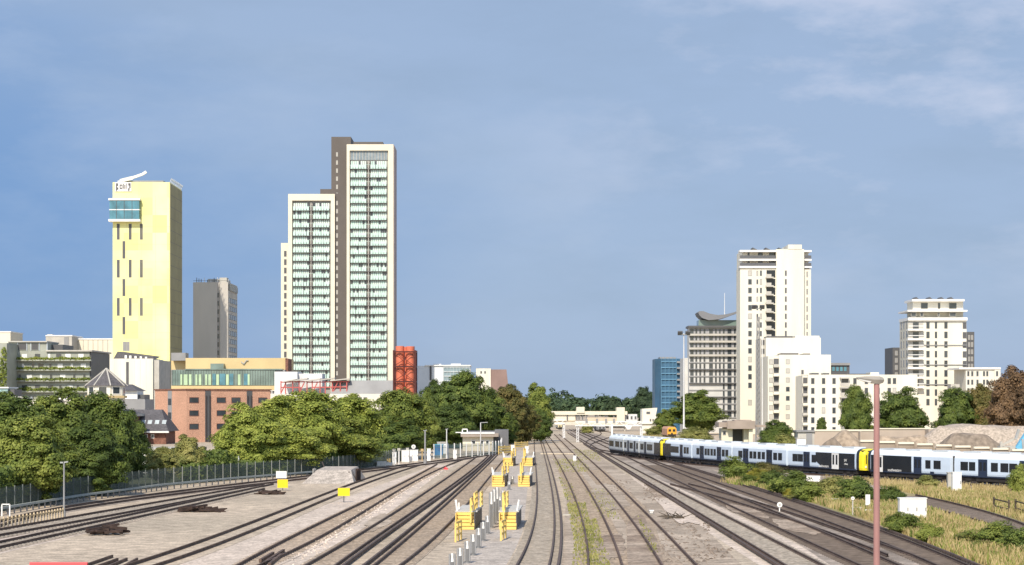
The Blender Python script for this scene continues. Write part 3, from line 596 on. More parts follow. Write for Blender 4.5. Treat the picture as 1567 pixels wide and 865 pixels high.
b.build('pilaster', mat('blue_grey_panel', (.42, .46, .50), .5), T)
for a, c in ((25, 41), (48, 59)): pwin(T, a, c, 525.5, 536, Z+.4, m=dgrey, fm=gw)
rr = random.Random(3)
for i, y in enumerate(fl):
    k = 0; px = 15+rr.random()*4
    while px < 133:
        w = rr.choice((4.5, 4.5, 9)); pwin(T, px, px+min(w, 135-px), y+2.2, y+9.5, Z, m=rr.choice((glass, dgrey, glass, wpaint)), fm=gw); px += w+rr.choice((5, 8, 11))
    b = MB(); b.pb(12.5, 139, y+11.3, y+13.6, Z-1.5, 1.5); pl = b.build('planter', gw, T); LEAFQ.append((pl, X(12.5, Z), X(139, Z), Z-1.6, Z-.2, H(y+12, Z), H(y+8.2-(i == 3)*2, Z), 1300, .55))
Z = 548
T = bthing('green_wall_building', 'narrow strip of building covered in climbing plants at the left edge', 'building', -10, Z)
b = MB(); b.pb(-60, 10.5, 525, None, Z, 20); w_ = b.build('wall', gw, T); LEAFQ.append((w_, X(-60, Z), X(10.5, Z), Z-.7, Z-.1, 0, H(525, Z), 5200, .6))
for i, (a, c, y0, zc, lb) in enumerate(((-30, 16, 508, 800, 'cream block rising behind the building with climbing plants'), (70, 110, 514, 820, 'cream block with a roof cabin behind the planted terraces'), (108, 173, 519, 830, 'pale long flat roofed block touching the left side of the yellow tower'))):
    T = bthing('flat_roofed_building', lb, 'building', (a+c)/2, zc); b = MB(); b.pb(a, c, y0, None, zc, 20); b.build('wall', [cream, lconc, cream][i], T)
    b = MB(); b.pb(a-.5, c+.5, y0-1, y0+.8, zc-.3, 20.6); b.build('coping', wpaint, T)
    if i == 1: b = MB(); b.pb(98, 105, 516, 530, zc-.2, .2); b.build('louvre', mgrey, T); b = MB(); b.pb(72, 80, 512, 515, zc+4, 4); b.build('roof_cabin', white, T)
    if i == 2:
        b = MB()
        for k in range(8): b.pb(112+k*7.5, 112.5+k*7.5, 520, 545, zc-.15, .15)
        b.build('cladding_joint', mgrey, T)
# pavilion with a faceted slate roof
Z = 385
T = bthing('pavilion', 'white pavilion with a pointed faceted slate roof above the trees', 'building', 157, Z)
cx, cy, r = X(157, Z), Z+3.6, 3.75; oc = [(cx+r*math.cos(R(22.5+45*i)), cy+r*math.sin(R(22.5+45*i))) for i in range(8)]
b = MB(); b.prism(oc, 0, H(590, Z)); b.build('wall', white, T)
b = MB(); o2 = [(cx+(x-cx)*1.13, cy+(y-cy)*1.13) for x, y in oc]; ap = (cx, cy, H(564, Z)); b.add([(x, y, H(590.5, Z)) for x, y in o2]+[ap], [(i, (i+1) % 8, 8) for i in range(8)]+[tuple(range(8))]); rf = b.build('roof', slate, T)
b = MB()
for x, y in o2: b.bar((x, y, H(590.3, Z)), (ap[0], ap[1], ap[2]+.1), .22)
b.build('ridge', lconc, rf)
for i in range(8):
    a, c = Vector(oc[i]+(0,)), Vector(oc[(i+1) % 8]+(0,)); m_ = (a+c)/2
    if m_.y < cy+1: d = (c-a).normalized(); win(T, 0, (c-a).length*.62, 0, 1.5, 0, m=glass, fm=wpaint, at=(m_.x, m_.y, H(597.5, Z)), rz=math.atan2(d.y, d.x), fr=.12)
b = MB(); b.prism([(cx+(x-cx)*1.1, cy+(y-cy)*1.1) for x, y in oc], H(609, Z), H(605.5, Z)); b.build('string_course', tan, T)
Z = 400
T = bthing('slate_roofed_house', 'dark slate roofed house with a row of skylights beside the brick block', 'house', 220, Z)
b = MB(); b.pb(196, 254, 661, None, Z+1, 11); b.build('wall', brick2, T)
def roof(b, p0, p1, pe, pt, Zf, D, inset=.5):
    x0, x1 = X(p0, Zf), X(p1, Zf); ze, zt = H(pe, Zf), H(pt, Zf); b.add([(x0, Zf, ze), (x1, Zf, ze), (x1, Zf+D, ze), (x0, Zf+D, ze), (x0+inset, Zf+D*.45, zt), (x1-inset-2, Zf+D*.45, zt), (x0+inset, Zf+D*.6, zt), (x1-inset-2, Zf+D*.6, zt)], [(0, 1, 5, 4), (1, 2, 7, 5), (2, 3, 6, 7), (3, 0, 4, 6), (4, 5, 7, 6), (0, 3, 2, 1)])
b = MB(); roof(b, 192, 258, 660.5, 627, Z, 13); rf = b.build('roof', slate, T)
sa = math.atan2(H(627, Z)-H(660.5, Z), 13*.45); sl_ = Matrix.Rotation(sa-math.pi/2, 4, 'X')
for px in (205, 216, 226, 237, 248):
    b = MB(); b.T = Matrix.Translation((X(px, Z), Z+13*.45*.42, H(660.5, Z)+(H(627, Z)-H(660.5, Z))*.42)) ; hh = .5
    b.T = b.T @ Matrix.Rotation(sa, 4, 'X'); b.box(-.42, .42, -.65, .65, -.05, .07); b.build('skylight', mat('skylight_glass', (.45, .5, .52), .2, .2, 1), rf)
b = MB(); b.pb(194, 258, 660, 662.5, Z-.2, .5); b.build('gutter', wpaint, T)
for px in (202, 211, 221, 231): pwin(T, px, px+5, 664.5, 671, Z+1, m=glass, fm=wpaint)
Z = 395
T = bthing('flat_canopy_house', 'small house with deep pale eaves between the pavilion and skylight roof', 'house', 192, Z)
b = MB(); b.pb(180, 203, 637, None, Z+1, 8); b.build('wall', brick2, T); b = MB(); b.pb(172, 207, 633.5, 637.2, Z-.5, 11); b.build('eaves', lconc, T); b = MB(); roof(b, 174, 206, 633.5, 626, Z, 10); b.build('roof', slate, T)
Z = 470
T = bthing('grey_roofed_building', 'grey stepped roofs rising between the pavilion and white annexe', 'building', 200, Z)
b = MB(); b.pb(186, 222, 611, None, Z, 12); b.build('wall', mgrey, T); b = MB(); roof(b, 183, 210, 598, 588, Z-1, 12); b.pb(190, 210, 598, 611.5, Z, 8, 1); b.pb(209, 221, 604, 612, Z+1, 7, 2); b.build('roof', [slate, wpaint, dgrey], T)
Z = 430
T = bthing('arched_canopy_building', 'low white building with arched openings seen over the left trees', 'building', 60, Z)
b = MB(); b.pb(-10, 120, 612, None, Z, 10); b.build('wall', white, T); b = MB(); b.pb(5, 36, 607, 613, Z-.5, 8); b.pb(66, 104, 606.5, 613, Z-.5, 8); b.build('roof', wpaint, T)
for px in (9, 19, 29, 74, 84, 94):
    b = MB(); cx, cz = X(px, Z), H(615, Z); b.prism([(cx-.55, cz-1.2), (cx+.55, cz-1.2)]+[(cx+.55*math.cos(a), cz+.55*math.sin(a)) for a in np.linspace(0, math.pi, 9)], Z-.55, Z-.48, 0, 'y'); b.build('arch', dgrey, T)
Z = 450
T = bthing('glass_kiosk', 'teal and grey glass box at the left edge over the trees', 'building', 8, Z)
b = MB(); b.pb(-20, 12, 594, None, Z, 8); b.build('wall', mat('teal_panel', (.30, .45, .45), .3, .1, .5, spec=.5), T); b = MB(); b.pb(12, 22, 596, 607, Z+.5, 7); b.build('side_box', dgrey, T); b = MB(); b.pb(-20, 13, 592.3, 594.2, Z-.4, 9); b.build('roof', wpaint, T)
Z = 230
T = bthing('low_shed', 'long low white shed behind the bushes and the palisade fence', 'shed', 255, Z)
b = MB(); b.pb(214, 298, 690, None, Z, 7); b.build('wall', wpaint, T); b = MB(); b.pb(211, 300, 686, 690.2, Z-.4, 8); b.build('roof', lconc, T)

# ------------------------------------------------------------------ buildings on the right
Z = 600
T = bthing('sheeted_building', 'block wrapped in blue scaffold sheeting, left of the grey apartments', 'building', 1024, Z)
b = MB(); xa, xb_, xc, xd = X(1004, Z), X(1012, Z), X(1035, Z), X(1046, Z)
b.prism([(xa, Z+5), (xb_, Z), (xc, Z), (xd, Z+.6), (xd, Z+16), (xa, Z+16)], 0, H(549, Z)); b.build('wall', bluenet, T)
b = MB()
for k in range(9): y = 553+k*9; b.pb(1012, 1035, y, y+1.4, Z-.35, .35, 0)
for px in (1012, 1018, 1024, 1030, 1035): b.pb(px-.3, px+.3, 547, 636, Z-.4, .4, 0)
b.build('scaffold_lift', lblue, T)
b = MB()
for k in range(9):
    y = 553+k*9; b.pb(1036, 1045, y, y+2.6, Z-.8, 1.4)
b.build('scaffold_balcony', mgrey, T)
b = MB(); b.pb(1010, 1034, 546.5, 549.5, Z+1, 8); b.build('roof_plant', mgrey, T)
Z = 560
T = bthing('apartment_block', 'grey banded apartment block with a swooping curved roof', 'apartment block', 1092, Z)
b = MB(); b.pb(1054.5, 1134, 500, None, Z, 6); b.pb(1046, 1054.6, 548, None, Z+4, 12); b.build('wall', mat('grey_white_render', (.54, .535, .52), .65, .06, .3), T)
b = MB(); b.pb(1069, 1134, 490, 500.2, Z+1, 6); b.build('penthouse', gglass, T)
b = MB(); b.pb(1053.5, 1134, 498.5, 501.5, Z-1.2, 9); b.build('roof_slab', dgrey, T)
up = [(1068, 478.5), (1070, 476.5), (1076, 476.6), (1086, 480.5), (1098, 482.5), (1110, 481.5), (1122, 478.5), (1134, 474.5)]; lo = [(1134, 477.5), (1122, 481.8), (1112, 485.5), (1100, 489), (1084, 490.5), (1074, 487), (1069.5, 482.5)]
b = MB(); b.prism([(X(x, Z), H(y, Z)) for x, y in up+lo], Z-1.2, Z+9, 0, 'y'); b.build('curved_roof', mat('zinc_roof', (.19, .195, .215), .5, .08, .3), T)
b = MB(); b.cyl((X(1113.5, Z), Z+8, H(484, Z)), (X(1113.5, Z), Z+8, H(446, Z)), .12, .06, 6); b.build('flagpole', wpaint, T)
for i in range(14):
    y = 504.5+i*10.55
    if y > 640: break
    up_ = i < 4
    b = MB(); b.pb(1054.5, 1134, y-1.2+7.5, y+9.35, Z-.9, .9) if up_ else b.pb(1054.5, 1134, y+7.6, y+9.2, Z-(.8 if i % 2 else .25), .9 if i % 2 else .3); b.build('balcony', lconc if up_ else (dgrey if i % 2 else mgrey), T)
    for a, c in ((1056, 1061.5), (1064, 1067), (1070, 1073), (1076.5, 1079.5), (1085, 1091), (1094, 1097), (1100, 1103), (1106, 1109), (1113, 1119.5), (1123, 1126), (1128.5, 1131.5)):
        if y < 585 or a > 1104 and y < 650: pwin(T, a, c, y-1, y+7, Z-.06, m=glass, fm=mgrey, fr=.06)
    if up_: b = MB(); b.pb(1055, 1134, y-1, y+6, Z-.05, .05); b.build('spandrel', mat('band_grey', (.34, .34, .36), .5), T)
# tall white tower
Z = 540
T = bthing('residential_tower', 'tallest white tower on the right with a column of dark balconies', 'apartment tower', 1187, Z)
b = MB(); b.pb(1132.6, 1188, 410, None, Z, 9); b.pb(1188, 1230.5, 381.5, None, Z-.6, 14); b.pb(1206, 1227, 374.5, 382, Z-.6, 12); b.pb(1230.5, 1241, 412, None, Z+1.5, 15); b.pb(1137, 1188, 383, 410.2, Z+2, 15); b.pb(1230.5, 1237, 384, 412.2, Z+3, 12); b.build('wall', white, T)
b = MB()
for y in (384, 397.5, 408.5): b.pb(1132, 1188, y-1.3, y+1.6, Z-.5, 4); b.pb(1230.5, 1242, y-1, y+1.6, Z+1, 6)
b.build('terrace_slab', wpaint, T)
for y0, y1 in ((386.5, 395.5), (400, 407)):
    for a, c in ((1144, 1147), (1160, 1167), (1177, 1186)): pwin(T, a, c, y0, y1, Z+2, m=glass, fm=dgrey)
    b = MB(); b.pb(1132.5, 1187.5, y1-4.5, y1+.5, Z-.35, .08); b.pb(1231, 1241.5, y1-4.5, y1+.5, Z+1.1, .08); b.build('balustrade', mat('smoked_glass', (.10, .10, .11), .2, .1, 1, spec=.5), T)
b = MB()
for px in (1154, 1174, 1194): b.add([(X(px, Z), Z+3, H(382, Z)), (X(px+9, Z), Z+3, H(382, Z)), (X(px, Z), Z+8, H(382, Z)), (X(px+9, Z), Z+8, H(382, Z)), (X(px, Z), Z+3, H(377.5, Z)), (X(px, Z), Z+8, H(377.5, Z))], [(0, 1, 4), (2, 3, 5), (0, 1, 3, 2), (0, 2, 5, 4), (1, 3, 5, 4)])
b.build('solar_panel', dgrey, T)
for i in range(17):
    y = 413.5+i*13.2
    if i % 2 or i < 14: pwin(T, 1144.8, 1150.5, y+.5, y+9, Z, m=(glass if i % 5 else lconc), fm=mgrey)
    if i < 16:
        pwin(T, 1157.5, 1160.3, y+1, y+8.5, Z, m=(lconc if i % 3 == 0 else glass), fm=mgrey); pwin(T, 1162.8, 1166, y+.5, y+9, Z, m=(lconc if i % 4 == 1 else glass), fm=mgrey)
    if i < 9:
        b = MB(); b.pb(1173, 1186.5, y, y+11.5, Z-.06, .08); rc = b.build('recess_panel', tdark, T)  # flat dark panel on the wall, a recess's shade put into its colour
        b = MB(); b.pb(1172.5, 1184, y+10, y+12.2, Z-1.6, 1.55); b.pb(1172.5, 1180.5, y+6, y+10, Z-1.6, .06); b.build('balcony', lconc, rc)
        pwin(T, 1201, 1204, y+.5, y+9, Z-.6, m=dgrey, fm=mgrey); pwin(T, 1233.8, 1236.6, y+2, y+11, Z+1.5, m=mgrey, fm=lconc)
# stepped white blocks
Z = 515
T = bthing('stepped_building', 'plain white windowless block standing in front of the tall white tower', 'building', 1213, Z)
b = MB(); b.pb(1172, 1256, 517, None, Z, 16); b.pb(1217, 1254, 514, 517.2, Z+4, 10); b.build('wall', white, T)
for k in range(10): pwin(T, 1164.5, 1170.5, 520+k*13.3, 529+k*13.3, Z+2, m=dgrey, fm=lconc)
b = MB(); b.pb(1163.5, 1172.1, 518, None, Z+2, 10); b.build('grey_bay', lconc, T)
b = MB(); b.pb(1175, 1213, 514.5, 517.1, Z+3, 8); b.build('roof_plant', dgrey, T)
Z = 500
T = bthing('stepped_building', 'white block with a strip of rounded balconies down its left edge', 'building', 1230, Z)
b = MB(); b.pb(1192, 1271.5, 543, None, Z, 16); b.pb(1175, 1192, 545, None, Z+.6, 14); b.build('wall', white, T)
for k in range(8):
    y = 549+k*14
    b = MB(); b.pb(1184, 1192, y, y+12, Z+.5, .1); oq = b.build('recess_panel', dgrey, T); b = MB(); b.pb(1184, 1192, y+8.5, y+13, Z-.9, 1.4); b.build('balcony', [lconc, white][k % 2], oq)  # dark panel flat on the wall stands in for a shaded recess
    pwin(T, 1177, 1183, y+1, y+9, Z+.6, m=lconc, fm=mgrey)
    if k < 7: pwin(T, 1202.5, 1208.5, y+1, y+8.5, Z, m=(glass if k in (3, 4) else lconc), fm=mgrey)
pwin(T, 1226, 1230, 566, 573, Z, m=dgrey)
b = MB(); b.pb(1196, 1222, 540.5, 543.2, Z+3, 8); b.pb(1230, 1240, 541, 543.2, Z+3, 8); b.build('solar_panel', dgrey, T)
Z = 480
T = bthing('low_apartment_block', 'long low white block with rows of square windows behind the gravel yard', 'apartment block', 1316, Z)
b = MB(); b.pb(1236, 1404, 573.5, None, Z, 16); b.pb(1228, 1236, 575, None, Z+.8, 12); b.build('wall', white, T)
for k in range(6):
    y = 578+k*15
    b = MB(); b.pb(1229, 1236, y, y+12, Z+.7, .1); oq = b.build('recess_panel', dgrey, T); b = MB(); b.pb(1229, 1236, y+9, y+13, Z-.6, 1.3); b.build('balcony', [white, lconc][k % 2], oq)  # flat panel, coloured dark in place of a shaded recess
    for j, px in enumerate((1241, 1257.5, 1273.5, 1305.5, 1323, 1341, 1358, 1366)): pwin(T, px, px+5.5, y+.5, y+10, Z, m=(lconc if (k+j) % 4 == 0 and k % 2 else glass), fm=mgrey)
    if k < 5: b = MB(); b.pb(1286, 1300, y-.5, y+1.5, Z-1.2, 1.2); b.pb(1286, 1300, y+8, y+13, Z-1.2, .12); b.pb(1288, 1298, y+1.5, y+12, Z-.05, .06, 1); b.build('balcony', [lconc, glass], T)
b = MB(); b.pb(1244, 1253, 570.8, 573.7, Z+3, 6); b.pb(1262, 1269, 571, 573.7, Z+3, 6); b.pb(1300, 1330, 572, 573.7, Z+5, 6); b.build('solar_panel', dgrey, T)
b = MB(); b.pb(1332, 1345, 570, 573.6, Z+5, 6); b.build('roof_cabin', white, T)
Z = 530
T = bthing('penthouse_block', 'dark glazed roof storey peeping over the long low white block', 'building', 1286, Z)
b = MB(); b.pb(1271.5, 1300, 559, None, Z, 10); b.build('wall', dgrey, T); b = MB(); b.pb(1270, 1301, 555.5, 559.2, Z-.5, 11); b.build('roof_slab', mgrey, T)
for px in (1273, 1279, 1285, 1291): pwin(T, px, px+5, 561, 568.5, Z, m=bglass, fm=dgrey)
# right hand ten storey block
Z = 545
T = bthing('residential_tower', 'ten storey white tower at right with wraparound top floor terraces', 'apartment tower', 1432, Z)
b = MB(); b.pb(1390, 1479, 486, None, Z, 12.2); b.pb(1397, 1474, 459, 486.2, Z+3, 8); b.build('wall', white, T)
x0 = X(1390, Z)
b = MB(); b.pb(1389, 1480.5, 474.5, 477, Z-.8, 13.5); b.pb(1390, 1480.5, 486, 490.5, Z-.8, 13.2); b.pb(1396, 1476, 458, 461.2, Z+1, 11); b.build('terrace_slab', wpaint, T)
for k in (3, 5, 7): b = MB(); y = 491+k*15.05-8; b.pb(1414, 1480, y-.5, y+.7, Z-.3, .3); b.build('string_course', mgrey, T)
for a, c in ((1409, 1420), (1435, 1439), (1452, 1464)): pwin(T, a, c, 463.5, 473, Z+3, m=glass, fm=lconc)
for a, c in ((1394, 1402), (1408, 1413), (1435, 1438), (1453, 1463)): pwin(T, a, c, 478.5, 484.5, Z+3 if False else Z-.02, m=glass, fm=lconc)
for k in range(9):
    y = 492.5+k*14.7
    for a, c in ((1417.5, 1422.5), (1430.5, 1434), (1445, 1450)): pwin(T, a, c, y+.5, y+10.5, Z, m=glass, fm=dgrey)
    if k < 7:
        b = MB(); b.pb(1390.5, 1413, y, y+11, Z-.05, .1); oq = b.build('recess_panel', lconc, T); b = MB(); b.pb(1397, 1406, y+1, y+11, Z-.1, .06); b.build('glass_door', glass, oq); b = MB(); b.pb(1389.5, 1414, y+10.8, y+13.5, Z-1.9, 1.9); b.pb(1390, 1414, y+6, y+7, Z-1.9, .1); b.build('balcony', wpaint, oq)
    pwin(T, 1473, 1479, y+1, y+11, Z, m=dgrey, fm=mgrey)
for k in range(8):
    for j in range(3): win(T, 0, 1.3, 0, 1.9, 0, m=(glass if (k+j) % 3 else mgrey), fm=mgrey, at=(x0-.02, Z+2.2+3.7*j, H(497+k*14.7, Z)), rz=R(-90))
b = MB()
for px in (1404, 1425, 1443, 1458): b.add([(X(px, Z), Z+5, H(458, Z)), (X(px+10, Z), Z+5, H(458, Z)), (X(px, Z), Z+10, H(458, Z)), (X(px+10, Z), Z+10, H(458, Z)), (X(px+4, Z), Z+5, H(453, Z)), (X(px+4, Z), Z+10, H(453, Z))], [(0, 1, 4), (2, 3, 5), (0, 1, 3, 2), (0, 2, 5, 4), (1, 3, 5, 4)])
b.build('solar_panel', dgrey, T)
for i, (a, c, y0, dz, lb) in enumerate(((1366, 1377.5, 532, 24, 'dark grey tower wing on the left side of the ten storey white tower'), (1478, 1491, 508, 24, 'dark grey tower wing on the right side of the ten storey white tower'))):
    T = bthing('tower_wing', lb, 'building', (a+c)/2, Z+dz); b = MB(); b.pb(a, c, y0, None, Z+dz, 12); b.build('wall', dgrey, T)
    for k in range(5):
        for px in ((1369.5,) if i == 0 else (1481.5, 1486)): pwin(T, px, px+(4 if i == 0 else 3), y0+5+k*11, y0+12+k*11, Z+dz, m=mgrey, fm=lconc)
Z = 525
T = bthing('low_apartment_block', 'low white terrace stepping down right of the ten storey white tower', 'apartment block', 1502, Z)
b = MB(); b.pb(1478, 1522, 565, None, Z, 14); b.pb(1522, 1531, 563.5, None, Z-.3, 14); b.build('wall', white, T); b = MB(); b.pb(1468, 1531.5, 562.5, 565.2, Z-.5, 15); b.build('roof_slab', wpaint, T)
for k in range(3):
    for px in (1480, 1486, 1494, 1504, 1509, 1524): pwin(T, px, px+3.5, 568+k*13, 576+k*13, Z-(.3 if px > 1520 else 0), m=glass, fm=mgrey)
b = MB(); b.pb(1455, 1468.5, 588, 600, Z-3, 4); b.build('porch', lconc, T)

# ------------------------------------------------------------------ station, bridge and yard
Z = 600
T = bthing('footbridge', 'cream covered station footbridge crossing all the tracks', 'footbridge', 900, Z)
b = MB(); b.pb(838, 960, 629.5, 635, Z-.6, 7); b.pb(842, 880, 635, 644, Z, 5); b.build('roof', cream, T)
b = MB(); b.pb(836, 962, 646, 650.5, Z-.5, 6); b.build('deck', mat('cream_steel', (.62, .57, .48), .6, .1, .5), T)
b = MB(); b.pb(840, 866, 635, 646.2, Z+.5, .4); b.pb(868, 881, 635, 646.2, Z+.3, .4); b.pb(898, 945, 639, 646.2, Z-.3, .3); b.build('parapet', mat('peach_panel', (.60, .50, .38), .7, .1, .4), T)
for i, (a, c, y0, y1) in enumerate(((833, 838.5, 623.5, 629), (835, 839.5, 631, 638), (882.5, 894.5, 623, 632), (944, 956, 623.5, 646))): b = MB(); b.pb(a, c, y0, y1, Z-1, 7); b.build('lift_tower' if i > 1 else 'end_tower', cream, T)
for a in (867, 881.5, 885, 890.5, 897, 910, 912.5, 925, 927.5, 938): pwin(T, a, a+2.2, 634.5, 643, Z-.2, m=dgrey, fm=mgrey)
for px in (840, 860, 897, 935, 955): b = MB(); b.pb(px, px+1.8, 650, None, Z+1, 1); b.build('pier', lconc, T)
b = MB(); b.pb(956, 975, 634, 650, Z+1, 5); b.build('stair', mat('pale_grey', (.62, .62, .63)), T)
for px in (959, 965, 971): pwin(T, px, px+3, 637, 642, Z+1, m=dgrey, fm=mgrey)
Z = 560
T = bthing('gatehouse', 'cream building with a slanted roof at the right end of the station footbridge', 'building', 995, Z)
b = MB(); x0, x1 = X(983, Z), X(1006, Z); b.prism([(x0, 0), (X(1008, Z), 0), (X(1008, Z), H(636.5, Z)), (X(1003.5, Z), H(636, Z)), (x1, H(624.3, Z)), (x0, H(626, Z))], Z, Z+8, 0, 'y'); b.build('wall', white, T)
pwin(T, 989, 995, 630, 634, Z, m=dgrey); b = MB(); b.pb(982, 1009, 646.5, 648.6, Z-.6, 1); b.build('ledge', wpaint, T)
for px in (994, 998, 1003): pwin(T, px, px+2.8, 641, 645.5, Z, m=dgrey, fm=lconc)
Z = 690
T = bthing('platform_building', 'added dark platform wall under a pale canopy, seen below the footbridge', 'station building', 925, Z)
b = MB(); b.pb(893, 962, 649, None, Z, 8); b.build('wall', mat('underbridge_dark', (.10, .075, .065), .8, .2, .5), T); b = MB(); b.pb(890, 966, 646.5, 649.2, Z-3, 12); b.build('canopy', lconc, T)  # dark wall added, the gloom below the footbridge put into its colour
for px in (898, 908, 918, 930, 942, 952): pwin(T, px, px+4, 650.5, 654, Z, m=mgrey, fm=lconc)
# signal gantries
def gantry(name, label, pa, pc, y, Z, legs, th=1.9):
    T = bthing(name, label, 'signal gantry', (pa+pc)/2, Z)
    b = MB(); z0, z1 = H(y+th*1.9, Z), H(y-th*1.2, Z); x0, x1 = X(pa, Z), X(pc, Z)
    for yy in (Z, Z+1.0):
        for z in (z0, z1): b.bar((x0, yy, z), (x1, yy, z), .20)
    n = int((x1-x0)/1.1)
    for k in range(n): b.bar((x0+(x1-x0)*k/n, Z, z0 if k % 2 else z1), (x0+(x1-x0)*(k+1)/n, Z, z1 if k % 2 else z0), .12)
    b.box(x0, x1, Z+.1, Z+.9, z0-.04, z0+.08); b.build('beam', wpaint, T)
    for px in legs:
        b = MB(); b.bar((X(px, Z)-.2, Z+.3, 0), (X(px, Z)-.2, Z+.3, z0), .16); b.bar((X(px, Z)+.2, Z+.3, 0), (X(px, Z)+.2, Z+.3, z0), .16)
        for k in range(6): b.bar((X(px, Z)-.2, Z+.3, z0*k/6), (X(px, Z)+.2, Z+.3, z0*(k+1)/6), .1)
        b.build('leg', mat('pale_grey', (.62, .62, .63)), T)
    return T
Tg = gantry('signal_gantry', 'long white signal gantry in front of the footbridge, above the main lines', 880, 982, 648, 420, (884, 981.5))
b = MB(); Z = 420; b.prism([(X(955, Z), H(651, Z)), (X(968, Z), H(651, Z)), (X(964, Z), H(657, Z)), (X(960, Z), H(657.5, Z))], Z-.2, Z+.2, 0, 'y'); b.build('bracket', wpaint, Tg)
for k, px in enumerate((896, 912, 926, 938)): b = MB(); b.pb(px, px+3.2, 641, 648, Z-.5, .4); b.build('signal_head', mgrey, Tg)
Tg = gantry('signal_gantry', 'short white gantry on the left, over the yellow fronted train', 821.5, 864, 645, 470, (822.5, 863), 1.6)
T = bthing('signal_post', 'white signal post under the long gantry, beside the far platform', 'signal', 936, 430)
b = MB(); Z = 430; b.bar((X(936.5, Z), Z, 0), (X(936.5, Z), Z, H(649, Z)), .4); b.build('post', wpaint, T); b = MB(); b.pb(932, 935, 652, 660, Z-.1, .4); b.build('signal_head', lconc, T)
# distant standing trains
def fartrain(px0, px1, y0, yb, label, side=None, frontm=None, Lb=30, rz=0.0):
    Z = ZG(yb); w = X(px1, Z)-X(px0, Z); T = thing('train', label, 'train', (X((px0+px1)/2, Z), Z, 0), rz); h = H(y0, Z)
    def lb(): m = MB(); m.T = Matrix.Translation((X((px0+px1)/2, Z), Z, 0)) @ Matrix.Rotation(rz, 4, 'Z'); return m
    b = lb(); b.prism([(-w/2, .5), (w/2, .5), (w/2, h*.8), (w*.34, h), (-w*.34, h), (-w/2, h*.8)], .12, Lb, 0, 'y'); b.build('carriage', side or mgrey, T)
    b = lb(); b.prism([(-w*.48, .8), (w*.48, .8), (w*.48, h*.8), (w*.32, h*.97), (-w*.32, h*.97), (-w*.48, h*.8)], 0, .12, 0, 'y'); c = b.build('cab_front', frontm or orange, T)
    b = lb(); b.box(-w*.36, -w*.08, -.04, 0, h*.55, h*.78); b.box(w*.08, w*.36, -.04, 0, h*.55, h*.78); b.box(-w*.09, w*.09, -.05, 0, h*.30, h*.44); b.build('windscreen', tdark, c)
    b = lb(); b.box(-w*.42, w*.42, -.05, Lb, .12, .8); b.build('underframe', under, T)
fartrain(1021, 1035.5, 653.5, 669.5, 'stabled train with an orange yellow cab front and brown side by the tall floodlight mast', brick, orange, 14, R(1))
fartrain(832.5, 840, 648, 659, 'small yellow fronted train under the short white gantry', mgrey, orange, 40)
fartrain(854, 863.5, 649.5, 657.5, 'pale train with a low yellow nose on the far main line', lconc, mat('pale_yellow_front', (.70, .60, .34), .5), 40)
fartrain(915, 927, 652, 661, 'dull grey train stopped at the right hand far platform', mgrey, mgrey, 30)
# floodlight masts and lamp posts
def mast(label, px, ytop, Z, lattice=False):
    T = bthing('floodlight_mast', label, 'floodlight mast', px, Z); x = X(px, Z); h = H(ytop, Z)
    if lattice:
        b = MB(); q = [(x+i*.42, Z+j*.42) for i, j in ((-1, -1), (1, -1), (1, 1), (-1, 1))]; hh = h*.93
        for a in q: b.bar(a+(0,), (x+(a[0]-x)*.45, Z+(a[1]-Z)*.45, hh), .13)
        for k in range(22):
            z0, z1 = hh*k/22, hh*(k+1)/22
            for i in range(4):
                f0, f1 = 1-.55*k/22, 1-.55*(k+1)/22; a, c = q[i], q[(i+1) % 4]; b.bar((x+(a[0]-x)*f0, Z+(a[1]-Z)*f0, z0), (x+(c[0]-x)*f1, Z+(c[1]-Z)*f1, z1), .07)
        b.build('lattice', mgrey, T)
        b = MB(); b.cyl((x+.75, Z-.4, 0), (x+.75, Z-.4, hh*.97), .09, .07, 8); b.build('pole', wpaint, T)
    else:
        b = MB(); b.cyl((x, Z, 0), (x, Z, h), .19, .10, 10); b.build('pole', mat('pale_grey', (.62, .62, .63)), T)
    b = MB(); b.bar((x-1, Z, h-.25), (x+1, Z, h-.25), .14); b.box(x-.5, x+.5, Z-.4, Z+.4, h-.3, h-.24); b.build('crossarm', steel, T)
    for dx in (-.95, -.5, .5, .95):
        b = MB(); b.T = Matrix.Translation((x+dx, Z-.25, h)) @ Matrix.Rotation(R(35), 4, 'X'); b.box(-.24, .24, -.2, .2, -.36, .36); b.build('floodlight', dgrey, T)
mast('tall white floodlight mast in front of the grey banded apartments', 1046.5, 510, 372)
mast('lattice floodlight mast in front of the tall white tower', 1160, 470, 370, True)
def pole(label, px, ytop, yb, r=.09, arm=0, m=None, name='lamp_post', head=.5):
    Z = ZG(yb); T = bthing(name, label, 'lamp post', px, Z); x = X(px, Z); h = H(ytop, Z)
    b = MB(); b.cyl((x, Z, 0), (x, Z, h), r, r*.75, 8); b.cyl((x, Z, 0), (x, Z, h*.12), r*1.6, r*1.6, 8); b.build('pole', m or mat('pale_grey', (.62, .62, .63)), T)
    b = MB(); b.bar((x-.05, Z, h), (x+(arm or head), Z, h+.06), .12, .1); 
    if not arm: b.bar((x-head, Z, h), (x, Z, h), .12, .1)
    b.build('lamp_head', steel, T)
pole('thin white lamp pole standing beside the leftmost tracks', 98, 708, 792, .075, 0, mgrey, head=.28)
pole('thin grey post in front of the palisade fence, left of the yellow board', 365, 699, 732, .1, 0, None, head=.12)
pole('grey lamp post right of the white relay cabinets', 650.5, 659, 710, .14, 0, mgrey, head=.25)
pole('slim lamp post beside the blue container', 683.5, 657, 702, .10, 0, None, head=.2)
pole('lamp post with one long arm, in front of the flat roofed signal hut', 735.5, 647, 698, .10, 1.1)
